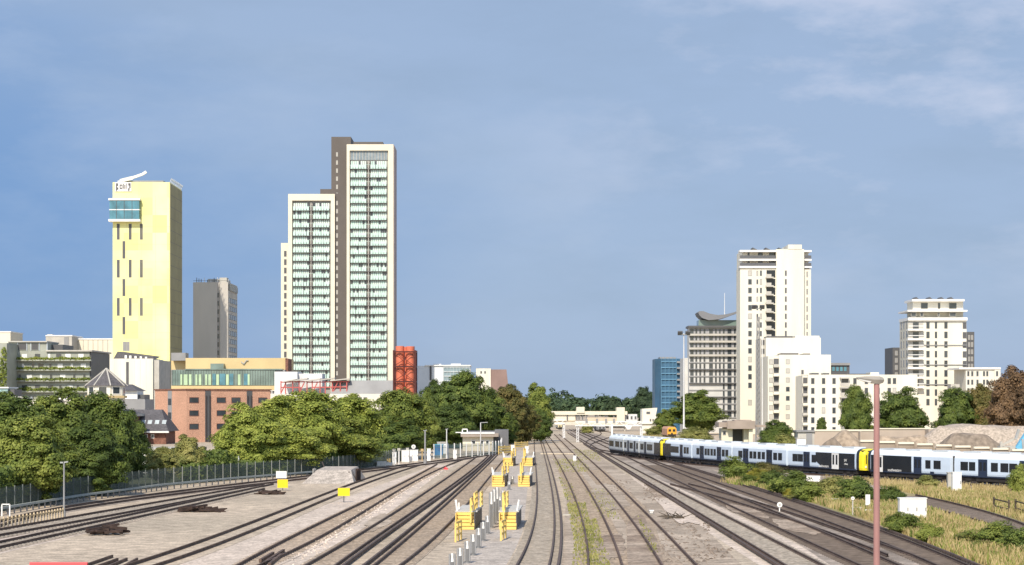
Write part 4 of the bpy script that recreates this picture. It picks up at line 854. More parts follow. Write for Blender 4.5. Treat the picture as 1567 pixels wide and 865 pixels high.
pole('grey mast in the dry grass left of the gatehouse', 981, 628, 668, .12, 0, None, head=.15)
pole('thin post by the trees behind the gravel yard wall', 1362, 634, 663, .08, 0, lconc, head=.1); pole('thin pole standing before the right hand trees in the yard', 1472, 640, 668, .10, 0, lconc, head=.2)
Z = 60
T = bthing('street_lamp', 'pink brown street lamp with a flat grey lantern, closest to the camera', 'street lamp', 1341, Z)
x = X(1341.5, Z); b = MB(); b.cyl((x, Z, 0), (x, Z, H(588, Z)), .108, .088, 14); b.cyl((x, Z, 0), (x, Z, 1.2), .16, .16, 14); b.build('pole', pinkpole, T)
b = MB(); b.cyl((x, Z, H(590, Z)), (x, Z, H(584, Z)), .07, .07, 12); b.build('collar', dgrey, T)
b = MB(); pr = [(1310.5, 577.5, .04), (1313, 577, .10), (1322, 576.3, .14), (1334, 575.8, .17), (1345, 576, .18), (1351, 578, .12), (1352.5, 581, .08)]; bo = [(1310.5, 579.5), (1313, 581), (1322, 584), (1334, 587), (1345, 588), (1351, 586), (1352.5, 583)]
vs = []
for (px, yt, w), (_, yb) in zip(pr, bo): vs += [(X(px, Z), Z-w, H((yt*.55+yb*.45), Z)), (X(px, Z), Z-w*.5, H(yt, Z)), (X(px, Z), Z+w*.5, H(yt, Z)), (X(px, Z), Z+w, H((yt*.55+yb*.45), Z)), (X(px, Z), Z+w*.6, H(yb, Z)), (X(px, Z), Z-w*.6, H(yb, Z))]
n = len(pr); b.add(vs, [(i*6+j, i*6+(j+1) % 6, (i+1)*6+(j+1) % 6, (i+1)*6+j) for i in range(n-1) for j in range(6)]+[tuple(range(6)), tuple(range((n-1)*6, n*6))], 0, False); ld = b.build('lantern', mat('lantern_grey', (.30, .28, .25), .5, .08, 4), T)
b = MB(); b.prism([(X(1311.5, Z), H(580, Z)), (X(1332, Z), H(583.8, Z)), (X(1330, Z), H(586.2, Z)), (X(1313, Z), H(581.5, Z))], Z-.19, Z-.05, 0, 'y'); b.build('diffuser', mat('diffuser', (.55, .55, .53), .3, .05, 3), ld)

# gravel yard behind the trains
def mound(name, label, px0, px1, ytop, Z, D, m, skew=.5, seed=0, rough=.12, flat=1.08):
    T = None; x0, x1 = X(px0, Z), X(px1, Z); h = H(ytop, Z); nx, ny = 34, 14; rr = np.random.default_rng(seed); ph = rr.random(8)*6.28; vs = []
    for j in range(ny+1):
        for i in range(nx+1):
            u = i/nx; v = j/ny; pu = (u/skew) if u < skew else (1-u)/(1-skew); pv = 1-abs(2*v-1); z = min(1, pu*flat)**.9*min(1, pv*1.5)
            z = z*(1+rough*math.sin(u*9+ph[0])*math.sin(v*5+ph[1])+rough*.6*math.sin(u*23+ph[2]+v*11)); vs.append((x0+(x1-x0)*u, Z+D*v, max(0, z*h)))
    b = MB(); b.add(vs, [(j*(nx+1)+i, j*(nx+1)+i+1, (j+1)*(nx+1)+i+1, (j+1)*(nx+1)+i) for j in range(ny) for i in range(nx)], 0, True)
    return b.build(name, m, label=label, cat='heap')
Z = 300
T = bthing('retaining_wall', 'long pale concrete bay wall behind the gravel heaps and trains', 'wall', 1400, Z)
b = MB(); b.pb(1246, 1290, 660, None, Z, .6); b.pb(1290, 1316, 659, None, Z+.1, .6); b.pb(1316, 1345, 657.5, None, Z, .6); b.pb(1345, 1421, 656, None, Z-.2, .6); b.pb(1421, 1640, 661.5, None, Z, .6); b.build('wall', wallc, T)
b = MB(); b.pb(1246, 1345, 657.5, 660, Z-.1, .8); b.pb(1345, 1640, 655.3, 657, Z-.35, .8); b.build('coping', cream, T)
b = MB(); b.pb(1421, 1428, 657, 690, Z-3, 3); b.pb(1316.5, 1318, 660, 690, Z-2, 2); b.build('divider', wallc, T)
mound('gravel_heap', 'smooth conical tan gravel heap against the pale wall, left of the street lamp', 1246, 1352, 660.5, 278, 10, sand, .53, 1, .03)
mound('gravel_heap', 'small low brown heap at the left foot of the conical tan heap', 1240, 1306, 670, 274, 4, agg, .6, 2, .05)
mound('gravel_heap', 'broad pale sand heap rising to the right beyond the dark aggregate', 1390, 1640, 653.5, 284, 14, mat('pale_sand', (.41, .345, .285), .95, .08, .5, fine=3), .5, 3, .06, 2.1)
mound('gravel_heap', 'dark brown aggregate heap in front of the broad pale sand heap', 1425, 1575, 665.5, 272, 9, agg, .45, 5, .05, 1.5)
mound('gravel_heap', 'wide flat tan heap spread along the middle bay of the wall', 1322, 1440, 669, 286, 7, sand, .6, 6, .05, 2.5)
Z = 262
T = bthing('yard_barrier', 'low concrete barrier with cream coping running along behind the trains', 'barrier', 1440, Z)
b = MB(); c = MB()
for k in range(9):
    a = 1316+k*29; x0, x1 = X(a, Z-k*1.2), X(a+28.2, Z-(k+1)*1.2); y = Z-k*1.2; zt = H(676+k*1.75, y); c.box(x0, x1, y-.35, y+.35, zt-.02, zt+.24); b.box(x0, x1, y-.15, y+.2, 0, zt-.02); b.box(x1-.12, x1+.12, y-.4, y+.3, 0, zt+.3)
b.build('panel', mat('barrier_brown', (.30, .25, .20), .8, .15, .5), T); c.build('coping', cream, T)
Z = 255
T = bthing('conveyor', 'blue steel conveyor leaning at the right edge of the gravel yard', 'conveyor', 1562, Z)
b = MB(); b.bar((X(1557, Z), Z, H(688, Z)), (X(1580, Z), Z, H(652, Z)), 1.0, .7); b.build('boom', mat('sky_blue_paint', (.16, .46, .68), .45, .1, 1), T)
b = MB(); b.bar((X(1560, Z), Z+.5, 0), (X(1563, Z), Z+.5, H(672, Z)), .25); b.bar((X(1567, Z), Z-.5, 0), (X(1563, Z), Z-.5, H(672, Z)), .25); b.bar((X(1553, Z), Z-.4, H(672, Z)), (X(1558, Z), Z-.4, H(657, Z)), .3); b.bar((X(1575, Z), Z, 0), (X(1575, Z), Z, H(660, Z)), .3); b.build('leg', steel, T)
b = MB(); b.box(X(1532, Z), X(1554, Z), Z, Z+2, H(689, Z), H(683, Z)); b.bar((X(1532, Z), Z, H(682, Z)), (X(1552, Z), Z, H(672, Z)), .25); b.bar((X(1532, Z), Z, H(676, Z)), (X(1532, Z), Z, 0), .3); b.build('hopper', lconc, T)
Z = 330
T = bthing('canopy_shed', 'open shed with a brown flat canopy at the foot of the lattice mast', 'shed', 1132, Z)
b = MB(); b.pb(1100, 1121, 646.5, 654, Z-1, 6); b.pb(1113, 1156, 644.5, 656.5, Z-1.6, 8); b.pb(1124, 1150, 642.8, 645, Z, 4); b.pb(1156, 1176, 650.5, 654, Z-.5, 5); b.build('canopy', mat('brown_roof', (.34, .28, .24), .8, .15, .5), T)
b = MB(); b.pb(1104, 1121, 656, None, Z, 4); b.pb(1138, 1146, 656, None, Z+.5, 4); b.pb(1146, 1152, 655, None, Z-1, .8); b.build('wall', cream, T)
b = MB(); b.pb(1121.2, 1137.8, 656.6, None, Z+2.5, .3); b.build('back_wall', dgrey, T); pwin(T, 1106, 1111, 660, 666, Z, m=glass)
Z = 300
T = bthing('substation_hut', 'small grey brick hut between the bush and the gravel heaps', 'hut', 1232, Z)
b = MB(); b.pb(1221, 1246, 661, None, Z, 4); b.build('wall', lconc, T); b = MB(); b.pb(1219, 1247, 658.8, 661.2, Z-.3, 4.6); b.build('roof', mgrey, T); b = MB(); b.pb(1234, 1243, 662.5, 690, Z-.08, .1); b.build('door', mgrey, T)
T = bthing('white_tank', 'white skip lying in front of the small grey hut', 'skip', 1226, 280); b = MB(); b.pb(1220, 1233, 671, 684, 280, 1.4); b.build('body', wpaint, T); b = MB(); b.pb(1219.5, 1233.5, 670.2, 671.4, 279.9, 1.6); b.build('rim', lconc, T)

# ------------------------------------------------------------------ trains
nl, nr = TR['N']
def zat(px):
    lo, hi = 150., 600.
    for _ in range(60):
        m = (lo+hi)/2
        if CX+F*(nl(m)+nr(m))/2/m > px: lo = m
        else: hi = m
    return lo
def tpt(px): z = zat(px); return Vector(((nl(z)+nr(z))/2, z, 0))
PROF = [(-1.18, .84), (-1.24, 1.1), (-1.25, 1.9), (-1.22, 2.62), (1.22, 2.62), (1.25, 1.9), (1.24, 1.1), (1.18, .84)]
ROOFP = [(-1.22, 2.62), (-1.14, 2.88), (-.95, 3.08), (-.6, 3.2), (0, 3.25), (.6, 3.2), (.95, 3.08), (1.14, 2.88), (1.22, 2.62)]
def lettering(txt, size, M4, m, par, name='lettering'):
    c = bpy.data.curves.new('t', 'FONT'); c.body = txt; c.size = size; c.extrude = .004; o = bpy.data.objects.new('t', c); COL.objects.link(o)
    bpy.context.view_layer.update(); me = bpy.data.meshes.new_from_object(o.evaluated_get(bpy.context.evaluated_depsgraph_get())); bpy.data.objects.remove(o); bpy.data.curves.remove(c)
    me.transform(mw(par).inverted() @ M4); me.materials.clear(); me.materials.append(m); q = bpy.data.objects.new(name, me); COL.objects.link(q); q.parent = par; return q
def carriage(T, pa, pb, feats, body=tbody, nose=None, ga=.25, gb=.25):
    A, B = tpt(pa), tpt(pb); d = (B-A).normalized(); L = (B-A).length; ang = math.atan2(d.y, d.x); M4 = Matrix.Translation(A) @ Matrix.Rotation(ang, 4, 'Z')
    s0, s1 = (1.35 if nose == 'A' else ga), L-(1.35 if nose == 'B' else gb)
    b = MB(M4); b.prism(PROF, s0, s1, 0, 'x'); c = b.build('carriage', body, T)
    b = MB(M4); b.prism(ROOFP, s0+.02, s1-.02, 0, 'x'); rf = b.build('roof', troof, c)
    b = MB(M4); n = 3
    for k in range(n): s = s0+(s1-s0)*(k+.5)/n; b.box(s-1.3, s+1.3, -.75, .75, 3.12, 3.34)
    b.build('roof_unit', mat('roof_unit_grey', (.52, .55, .58), .6), c)
    b = MB(M4); b.box(s0+.1, s1-.1, -1.14, 1.14, .36, .84)
    for s in (s0+2, s1-2): b.box(s-1.3, s+1.3, -1.05, 1.05, .22, .5)
    b.build('underframe', under, c)
    for s in (s0+2, s1-2):
        for e in (-.8, .8):
            b = MB(M4)
            for y in (-.95, .85): b.cyl((s+e, y*1.2, .42), (s+e, y*1.2+.1, .42), .40, n=14)
            b.build('wheelset', dsteel, c)
    if nose is None or ga < .3:
        b = MB(M4); b.box(s1-.02, s1+gb*2+.02, -.9, .9, .8, 2.8) if nose != 'B' else b.box(s0-.2, s0+.02, -.9, .9, .8, 2.8); b.build('gangway', under, c)
    def side(name, a, e, z0, z1, m, o=.012, th=.03):
        b = MB(M4)
        for sg in (-1, 1): b.box(a, e, sg*(1.25+o)-th/2, sg*(1.25+o)+th/2, z0, z1)
        return b.build(name, m, c)
    for f in feats:
        k, u = f[0], f[1]; w = f[2]*L; s = u*L
        if k == 'w': side('window', s-w/2, s+w/2, 1.42, 2.28, tdark, .012)
        elif k == 'd':
            dd = side('door', s-w/2, s+w/2, .80, 2.58, navy, .014); b = MB(M4)
            for sg in (-1, 1):
                for q in (-.22, .22): b.box(s+w*q-w*.13, s+w*q+w*.13, sg*1.285-.006, sg*1.285+.006, 1.45, 2.3)
            b.build('door_glass', tdark, dd)
        elif k == 'c':
            dd = side('door', s-w/2, s+w/2, .80, 2.58, wpaint, .03); b = MB(M4)
            for sg in (-1, 1):
                for q in (-.24, .24): b.box(s+w*q-w*.12, s+w*q+w*.12, sg*1.302-.006, sg*1.302+.006, 1.3, 2.4)
            b.build('door_glass', tdark, dd)
        elif k == 'b': side('black_panel', u*L, f[2]*L, .86, 2.60, tdark, .004)
        elif k == 'p':     # black panel with a slanted edge
            b = MB(M4); a, e, z = f[1]*L, f[2]*L, f[3]
            for sg in (-1, 1): b.prism([(a, z if a < e else .86), (e, .86), (e, 2.6), (a, 2.6)] if True else [], sg*1.262-.01, sg*1.262+.01, 0, 'y')
            b.build('black_panel', tdark, c)
        elif k == 't': lettering(f[3], f[2], M4 @ Matrix.Translation((u*L, -1.278, f[4])) @ Matrix.Rotation(R(90), 4, 'X'), wpaint, c)
        elif k == 'x': side('plate', s-w/2, s+w/2, .92, 1.12, navy, .012)
    side('sill_line', s0, s1, .78, .92, navy, .008)
    if nose:
        sg = 1 if nose == 'B' else -1; e0 = s1 if nose == 'B' else s0
        secs = [(0, 1.0, 1.0), (.55*sg, .97, .985), (1.0*sg, .86, .93), (1.22*sg, .74, .84)]; b = MB(M4); full = PROF[:4]+ROOFP[1:-1]+PROF[4:]; n = len(full); vs = []
        for ds, fy, fz in secs: vs += [(e0+ds, y*fy, .70+(z-.70)*fz) for y, z in full]
        b.add(vs, [(i*n+j, i*n+(j+1) % n, (i+1)*n+(j+1) % n, (i+1)*n+j) for i in range(1) for j in range(n)], 0, True)
        b.add(vs, [(i*n+j, i*n+(j+1) % n, (i+1)*n+(j+1) % n, (i+1)*n+j) for i in (1, 2) for j in range(n)]+[tuple(range(3*n, 4*n))], 1, False); cf = b.build('cab_front', [tdark, tyellow], c)
        b = MB(M4); xo = e0+1.235*sg; b.box(xo-.02, xo+.02, -.72, -.1, 1.55, 2.5); b.box(xo-.02, xo+.02, .02, .72, 1.55, 2.5); b.build('windscreen', tdark, cf)
        b = MB(M4); b.box(e0+.5*sg, e0+1.0*sg, -1.0, 1.0, 2.9, 3.02); b.box(xo-.05, xo+.35*sg, -.25, .25, .5, .85); b.build('coupler', dsteel, cf)
        for y in (-.72, .72): b = MB(M4); b.cyl((xo-.02*sg, y, 1.2), (xo+.04*sg, y, 1.2), .13, n=10); b.build('headlight', wpaint, cf)
    return c
MID = [('w', .165, .075), ('d', .265, .10), ('w', .365, .055), ('w', .435, .055), ('w', .515, .055), ('w', .59, .055), ('d', .695, .10), ('w', .80, .065), ('w', .885, .065)]
grp = 'passenger trains on the curved track'
dirty = mat('train_body_dirty', (.50, .53, .55), .5, .12, .5)
def trn(label, px): p = tpt(px); return thing('train', label, 'train', p, 0, grp)
T = trn('farthest white train with closely spaced windows, ending at a yellow nose', 980)
carriage(T, 943, 966, [('w', .2, .30), ('w', .6, .26), ('w', .86, .12)], dirty); carriage(T, 966, 990, [('w', .14, .14), ('d', .32, .10), ('w', .52, .2), ('d', .74, .1), ('w', .9, .1)], dirty)
carriage(T, 990, 1024.5, [('w', .15, .14), ('d', .30, .09), ('w', .50, .24), ('b', .70, .96)], dirty, 'B')
T = trn('middle white train with navy doors, its yellow nose hidden behind the street lamp', 1180)
carriage(T, 1026.5, 1072, [('p', .30, .02, 1.0), ('b', .05, .20), ('w', .42, .30), ('d', .66, .09), ('w', .78, .07), ('w', .87, .07)], nose='A')
carriage(T, 1072, 1134, MID); carriage(T, 1134, 1219, MID+[('t', .50, .22, 'South Western', .86)])
carriage(T, 1219, 1335, [('w', .115, .07), ('w', .19, .07), ('d', .275, .085), ('w', .375, .06), ('p', .40, .50, 1.6), ('b', .499, .905), ('c', .66, .088), ('t', .44, .44, 'southwestern', .92), ('t', .775, .42, 'SW', 1.7), ('t', .775, .30, 'railway', 1.35)], nose='B')
T = trn('nearest white train with a big black cab panel, leaving the right edge', 1450)
carriage(T, 1336.5, 1472, [('b', .09, .46), ('p', .56, .459, 1.0), ('c', .19, .082), ('t', .29, .46, 'southwestern', .92), ('d', .63, .085), ('w', .745, .055), ('w', .845, .075), ('x', .79, .04)], nose='A')
carriage(T, 1472.5, 1612, [('w', .135, .085), ('w', .225, .07), ('d', .345, .10), ('w', .475, .075), ('w', .585, .085), ('w', .68, .085), ('d', .8, .1), ('w', .91, .075)])

# ------------------------------------------------------------------ railway furniture
def gline(pts, step):
    ps = [G(*p) for p in pts]; L = 0; o = [(ps[0], (ps[1]-ps[0]).normalized())]; acc = 0
    for a, c in zip(ps, ps[1:]):
        l = (c-a).length; d = (c-a)/l; s = step-acc
        while s <= l: o.append((a+d*s, d)); s += step
        acc = l-(s-step)
    return o
FP = [(-70, 795), (0, 785), (60, 774.5), (121, 764), (250, 746), (362, 735.5), (450, 728.5), (520, 722), (580, 713.5), (640, 702)]
t = thing('palisade_fence', 'dark green palisade fence along the trees on the left', 'fence', G(0, 785))
b = MB(); pl = gline(FP, .155)
for p, d in pl:
    n = Vector((d.y, -d.x, 0)); b.add([p-d*.045+Vector((0, 0, .08)), p+d*.045+Vector((0, 0, .08)), p+d*.045+Vector((0, 0, 1.75)), p+Vector((0, 0, 1.9)), p-d*.045+Vector((0, 0, 1.75))], [(0, 1, 2, 3, 4)])
for (p, d), (q, e) in zip(pl[::12], pl[12::12]):
    n = Vector((d.y, -d.x, 0))*(-.05)
    for z in (.4, 1.5): b.bar(p+n+Vector((0, 0, z)), q+n+Vector((0, 0, z)), .05)
b.build('pale_panel', fencem, t, flip=False)
for k, (p, d) in enumerate(gline(FP, 2.0)[:98]):
    m = MB(); m.box(p.x-.035, p.x+.035, p.y-.11, p.y-.03, 0, 1.9); m.build('post', mat('fence_post_pale', (.24, .25, .24), .6) if 24 < k < 70 and k % 3 else mat('fence_post_grey', (.16, .18, .175), .6), t)
t = thing('cable_trough', 'raised grey cable trough on short posts in front of the palisade fence', 'cable trough', G(0, 789))
TP = [(-70, 800), (0, 789), (121, 768), (250, 750), (362, 739), (450, 731.5), (490, 728)]
b = MB(); pl = gline(TP, 1.5)
for (p, d), (q, e) in zip(pl, pl[1:]): b.bar(p+Vector((0, 0, .52)), q+Vector((0, 0, .52)), .22, .16)
b.build('trough', mat('trough_grey', (.34, .37, .35), .6, .1, 1), t)
for p, d in pl[::1][:90]: m = MB(); m.box(p.x-.05, p.x+.05, p.y-.06, p.y+.04, 0, .45); m.build('post', mgrey, t)
t = thing('timber_fence', 'row of short yellowish stakes beside the curved left track', 'fence', G(50, 806)); pl = gline([(-20, 813), (15, 808), (60, 801), (97, 794)], .62)
for p, d in pl: m = MB(); m.box(p.x-.05, p.x+.05, p.y-.05, p.y+.05, 0, .78); m.build('stake', mat('pale_stake', (.52, .42, .28), .8, .15, 2), t)
b = MB()
for (p, d), (q, e) in zip(pl, pl[1:]): b.bar(p+Vector((0, -.06, .62)), q+Vector((0, -.06, .62)), .05, .08)
b.build('rail', timber, t)
p = G(8, 790); t = thing('hoop_barrier', 'small white metal hoop at the left edge below the cable trough', 'hoop barrier', p); b = MB(); Z = p.y
for px in (3, 15): b.bar((X(px, Z), Z, 0), (X(px, Z), Z, .85), .08)
b.bar((X(3, Z), Z, .85), (X(15, Z), Z, .85), .08); b.build('hoop', wpaint, t)
# boards
def board(name, label, px0, px1, y0, y1, yb, m, posts=1):
    Z = ZG(yb); T = bthing(name, label, 'sign', (px0+px1)/2, Z); b = MB(); b.pb(px0, px1, y0, y1, Z-.05, .05); q = b.build('panel', m, T)
    b = MB(); b.pb(px0-.2, px1+.2, y0-.3, y0, Z-.06, .08); b.pb(px0-.2, px1+.2, y1, y1+.3, Z-.06, .08); b.build('edge', lconc, q)
    for k in range(posts): x = X(px0+(px1-px0)*((k+.5)/posts), Z); m2 = MB(); m2.box(x-.04, x+.04, Z+.005, Z+.085, 0, H(y0+1, Z)); m2.build('post', dgrey, T)
board('yellow_sign', 'yellow board below the white board, at the end of the left tracks', 424.5, 440.5, 733.8, 746.8, 751, byellow); board('white_sign', 'blank white board standing just above the left yellow board', 422.5, 438.5, 721.2, 731.8, 746, wpaint)
board('yellow_sign', 'yellow board standing alone between two sidings', 517, 535.2, 746.8, 759.2, 769, byellow)
Z = 203
T = bthing('stop_block', 'low grey concrete stop block with dark timber ends', 'stop block', 514, Z)
b = MB(); x0, x1 = X(485, Z), X(537, Z); z1 = H(718, Z); b.add([(x0-1.2, Z-3.5, 0), (x1+.6, Z-3.5, 0), (x1, Z+.1, z1*.93), (x0, Z+.1, z1*.93), (x0, Z+9, z1), (x1, Z+9, z1), (x0-1.2, Z+12, 0), (x1+.6, Z+12, 0)], [(0, 1, 2, 3), (3, 2, 5, 4), (4, 5, 7, 6), (0, 3, 4, 6), (1, 7, 5, 2), (0, 6, 7, 1)]); b.build('mound', gpath, T)
for px, w in ((478.5, 5), (544, 8)):
    b = MB()
    for k in range(4): b.pb(px+w*k/4, px+w*k/4+w/4-.3, 717+abs(k-1.5)*.4, None, Z-.3+k*.5, .5)
    b.build('timber_end', darkscrap if px > 500 else lconc, T)
b = MB(); b.pb(533, 535.5, 722, None, Z-.6, .2); b.bar((X(492, Z), Z+3, H(716, Z)), (X(488.5, Z), Z+3, H(708, Z)), .12); b.build('post', dsteel, T)
# scrap heaps
def scrap(label, px, yb, w, h, n, seed):
    rr = random.Random(seed); c = G(px, yb); b = MB()
    for k in range(n):
        u = rr.uniform(-1, 1); z = rr.uniform(.06, h)*(1-abs(u)**1.5)+.08; l = rr.uniform(.5, 1.25); p = c+Vector((u*w/2, rr.uniform(-.9, .9), z)); a = rr.gauss(.25, .5)
        d = Vector((math.cos(a), math.sin(a), rr.uniform(-.18, .18)))*l; b.bar(p-d*.8, p+d*.8, rr.uniform(.09, .2), rr.uniform(.09, .18))
    b.build('timber_heap', darkscrap, label=label, cat='timber heap')
scrap('heap of dark broken timbers closest to the camera, on bare ground at left', 168, 818, 1.7, .5, 24, 1); scrap('long low heap of dark timbers between the left tracks and bare ground', 306, 783, 2.7, .34, 34, 2); scrap('small flat scatter of dark timbers below the left yellow board', 413, 757, 1.7, .2, 14, 3)
c = G(160, 880); b = MB()
for k, (pa, ya, pb, yb) in enumerate(((128, 869, 172, 853.5), (148, 870, 180, 858.5), (166, 870, 194, 858), (185, 872, 210, 858))): b.bar(G(pa, ya)+Vector((0, 0, .08)), G(pb, yb)+Vector((0, 0, .08)), .1, .15)
b.build('spare_rail', rust, label='short lengths of spare rail lying at the bottom left edge', cat='rails')
c = G(440, 866); b = MB()
for pa, ya, pb, yb in ((398, 862, 418, 850), (404, 866, 434, 846), (412, 868, 430, 853)): b.bar(G(pa, ya)+Vector((0, 0, .12)), G(pb, yb)+Vector((0, 0, .12)), .14, .16)
b.build('spare_rail', rust, label='loose rail pieces lying inside the pale ballasted siding', cat='rails')
Z = 96; T = bthing('red_barrier', 'red plastic barrier just entering the bottom left of the view', 'barrier', 90, Z)
b = MB(); b.prism([(Z-.25, 0), (Z+.25, 0), (Z+.09, .27), (Z-.09, .27)], X(46, Z), X(134, Z), 0, 'x'); b.build('body', red, T); b = MB(); b.box(X(45.6, Z), X(134.4, Z), Z-.06, Z+.06, .27, .31); b.build('top_lip', mat('pink_red', (.6, .16, .17)), T)
# cabinets
def cabinet(label, px0, px1, y0, yb, D=.6, m=None, name='equipment_cabinet', nd=2, legs=True):
    Z = ZG(yb); T = bthing(name, label, 'cabinet', (px0+px1)/2, Z); x0, x1 = X(px0, Z), X(px1, Z); h = H(y0, Z); b = MB(); z0 = .12 if legs else 0
    b.box(x0, x1, Z, Z+D, z0, h-.06); b.build('body', m or wpaint, T); b = MB(); b.box(x0-.04, x1+.04, Z-.05, Z+D+.05, h-.06, h); b.build('lid', m or wpaint, T)
    b = MB(); b.box(x0+.04, x1-.04, Z+.05, Z+D-.05, 0, z0); b.build('plinth', lconc, T); w = (x1-x0)/nd
    for k in range(nd):
        b = MB(); b.box(x0+w*k+.03, x0+w*(k+1)-.03, Z-.025, Z, z0+.06, h-.12); dd = b.build('door', m or wpaint, T); b = MB(); b.box(x0+w*(k+.85), x0+w*(k+.85)+.05, Z-.06, Z-.025, h*.45, h*.6); b.build('handle', dgrey, dd)
    return T
cabinet('large white equipment cabinet with double doors in the dry grass', 1377, 1418, 762, 799, .7, nd=3); cabinet('tall narrow white cabinet in the dry grass in front of the nearest train', 1458, 1471.5, 722.5, 756, .6, nd=1)
cabinet('grey cabinet leaning behind the tall narrow white one', 1450.5, 1457.5, 723, 753, .5, lconc, nd=1); cabinet('low white box half hidden in the bushes under the middle train', 1234, 1255, 728.5, 740, .7, nd=2); cabinet('small white box on the verge, left of the dark green bush', 1273, 1285, 763.5, 771, .5, nd=1)
cabinet('white cabinet cut by the right edge, behind the leafy bush', 1564, 1590, 738, 757, .7, nd=2)
cabinet('low white block beside the small post signal', 1307, 1320.5, 776.5, 783.5, .5, nd=1); cabinet('low white slab just below the white plate sign', 1321.5, 1333, 780, 786.5, .5, nd=1)
cabinet('widest white relay cabinet in the row by the dark trees', 614.5, 626, 689, 708.5, .8, nd=2); cabinet('white relay cabinet at the right end of the row, below the round disc', 627, 639.5, 688.5, 707, .8, nd=3)
cabinet('slim white relay cabinet at the left end of the row', 600.5, 606.5, 692, 712, .6, nd=1); cabinet('low white box on the ground, left of the relay cabinets', 577, 590, 706.5, 714.5, .8, nd=2); cabinet('second low white box, closest to the slim relay cabinet', 590.5, 600, 708, 714, .6, nd=1)
cabinet('small yellow grit box behind the low white boxes', 592, 598.5, 702, 709.5, .6, yellow, 'grit_box', 1)
cabinet('white box on a short stand right of the grey lamp post', 653.5, 659, 686.5, 707, .5, nd=1); cabinet('white box in front of the teal fence by the blue container', 693.5, 699, 688.5, 703.5, .5, nd=1)
cabinet('little white marker box standing between the weedy tracks', 877, 882, 697.5, 706.5, .5, nd=1); cabinet('little white block beside the bare brown track', 994.5, 1000, 781, 788, .4, nd=1)
def discpost(label, px, ytop, yb, r, post=wpaint, m=None, name='disc_signal'):
    Z = ZG(yb); T = bthing(name, label, 'signal', px, Z); x = X(px, Z); h = H(ytop, Z); b = MB(); b.bar((x, Z+.06, 0), (x, Z+.06, h-r), .08); b.build('post', post, T)
    b = MB(); b.cyl((x, Z-.04, h-r), (x, Z, h-r), r, r, 18); b.build('disc', m or wpaint, T); b = MB(); b.cyl((x, Z-.06, h-r), (x, Z-.04, h-r), r*.45, r*.45, 12); b.build('boss', lconc, T)
discpost('round white ground disc signal between the dark main lines', 1193, 768.5, 783, .2); discpost('round pale disc on a post over the relay cabinets', 632.8, 680.5, 707, .3, mgrey)
discpost('short post signal on the verge in front of the dark bush', 1305, 760, 788, .13, lconc)
for px, y0, yb, lb in ((603, 687, 713, 'thin white post at the left end of the relay cabinets'), (610.5, 686, 711, 'white post with a box head between the relay cabinets'), (623.5, 685.5, 707.5, 'thin white post rising behind the widest relay cabinet'), (646, 687, 705, 'brown post right of the relay cabinets')):
    Z = ZG(yb); T = bthing('marker_post', lb, 'post', px, Z); x = X(px, Z); m = timber if px == 646 else wpaint; b = MB(); b.cyl((x, Z, 0), (x, Z, H(y0, Z)), .09, .09, 8); b.build('post', m, T); b = MB(); b.box(x-.2, x+.2, Z-.15, Z+.15, H(y0+4, Z), H(y0, Z)); b.build('head', lconc if m is wpaint else timber, T)
board('white_sign', 'upright white plate sign in front of the dark bush by the lamp', 1324.5, 1331.5, 757, 773, 781, wpaint)
b = MB(); p = G(682, 719); b.cyl(p+Vector((-.25, 0, .12)), p+Vector((.25, .1, .12)), .13, .1, 10); b.add([p+Vector(v) for v in ((-.3, -.1, 0), (.3, -.1, 0), (.3, .2, 0), (-.3, .2, 0), (0, .05, .42))], [(0, 1, 4), (1, 2, 4), (2, 3, 4), (3, 0, 4), (3, 2, 1, 0)]); b.build('red_lamp', red, label='tiny red object lying on pale ballast near the relay cabinets', cat='track marker')
b = MB(); Z = ZG(695.5); b.box(X(827, Z), X(879, Z), Z-.5, Z+.4, .03, .17); b.build('crossing_board', mat('pale_board', (.62, .53, .40), .8, .15, 1), label='pale boarded foot crossing laid over the right hand sidings', cat='crossing')
b = MB(); Z = ZG(789); b.box(X(861, Z), X(874, Z), Z-.12, Z+.12, 0, .1); b.build('trough_lid', lconc, label='short pale slab beside the weedy track', cat='slab')
# flat roofed hut, its fence, blue container
Z = 342
T = bthing('signal_hut', 'white flat roofed hut with a grey extension by the dark trees', 'hut', 735, Z)
b = MB(); b.pb(708, 755, 668.5, None, Z, 5); b.build('wall', cream, T); b = MB(); b.pb(705, 763, 663.5, 668.7, Z-1, 7); b.pb(705, 757, 662.2, 664, Z-1.1, 7.3, 1); b.build('roof', [mat('brown_fascia', (.33, .28, .24), .8), wpaint], T)
b = MB(); b.pb(757, 778, 658, None, Z+3, 9); b.pb(716, 776, 660, 664, Z+6, 7); b.build('extension', mat('dark_grey_render', (.16, .16, .17), .7), T)
b = MB(); b.pb(755, 762, 670, 690, Z+.5, 3); b.build('porch', tdark, T)
for a, c in ((721, 728), (735, 741), (743, 749)): pwin(T, a, c, 674, 680, Z, m=glass, fm=wpaint)
b = MB()
for px in (707.5, 715): b.bar((X(px, Z), Z+.5, H(664, Z)), (X(px, Z), Z+.5, H(657, Z)), .18)
b.bar((X(707.5, Z), Z+.5, H(657, Z)), (X(715, Z), Z+.5, H(657, Z)), .18); b.bar((X(697, Z), Z+.5, H(662, Z)), (X(708, Z), Z+.5, H(662, Z)), .16); b.build('roof_frame', wpaint, T)
t = thing('teal_fence', 'pale teal palisade fence around the flat roofed signal hut', 'fence', G(710, 700)); b = MB(); TF = [(664, 703), (690, 701.5), (720, 699.5), (750, 697.5), (766, 695.5), (768, 689)]; pl = gline(TF, .30)
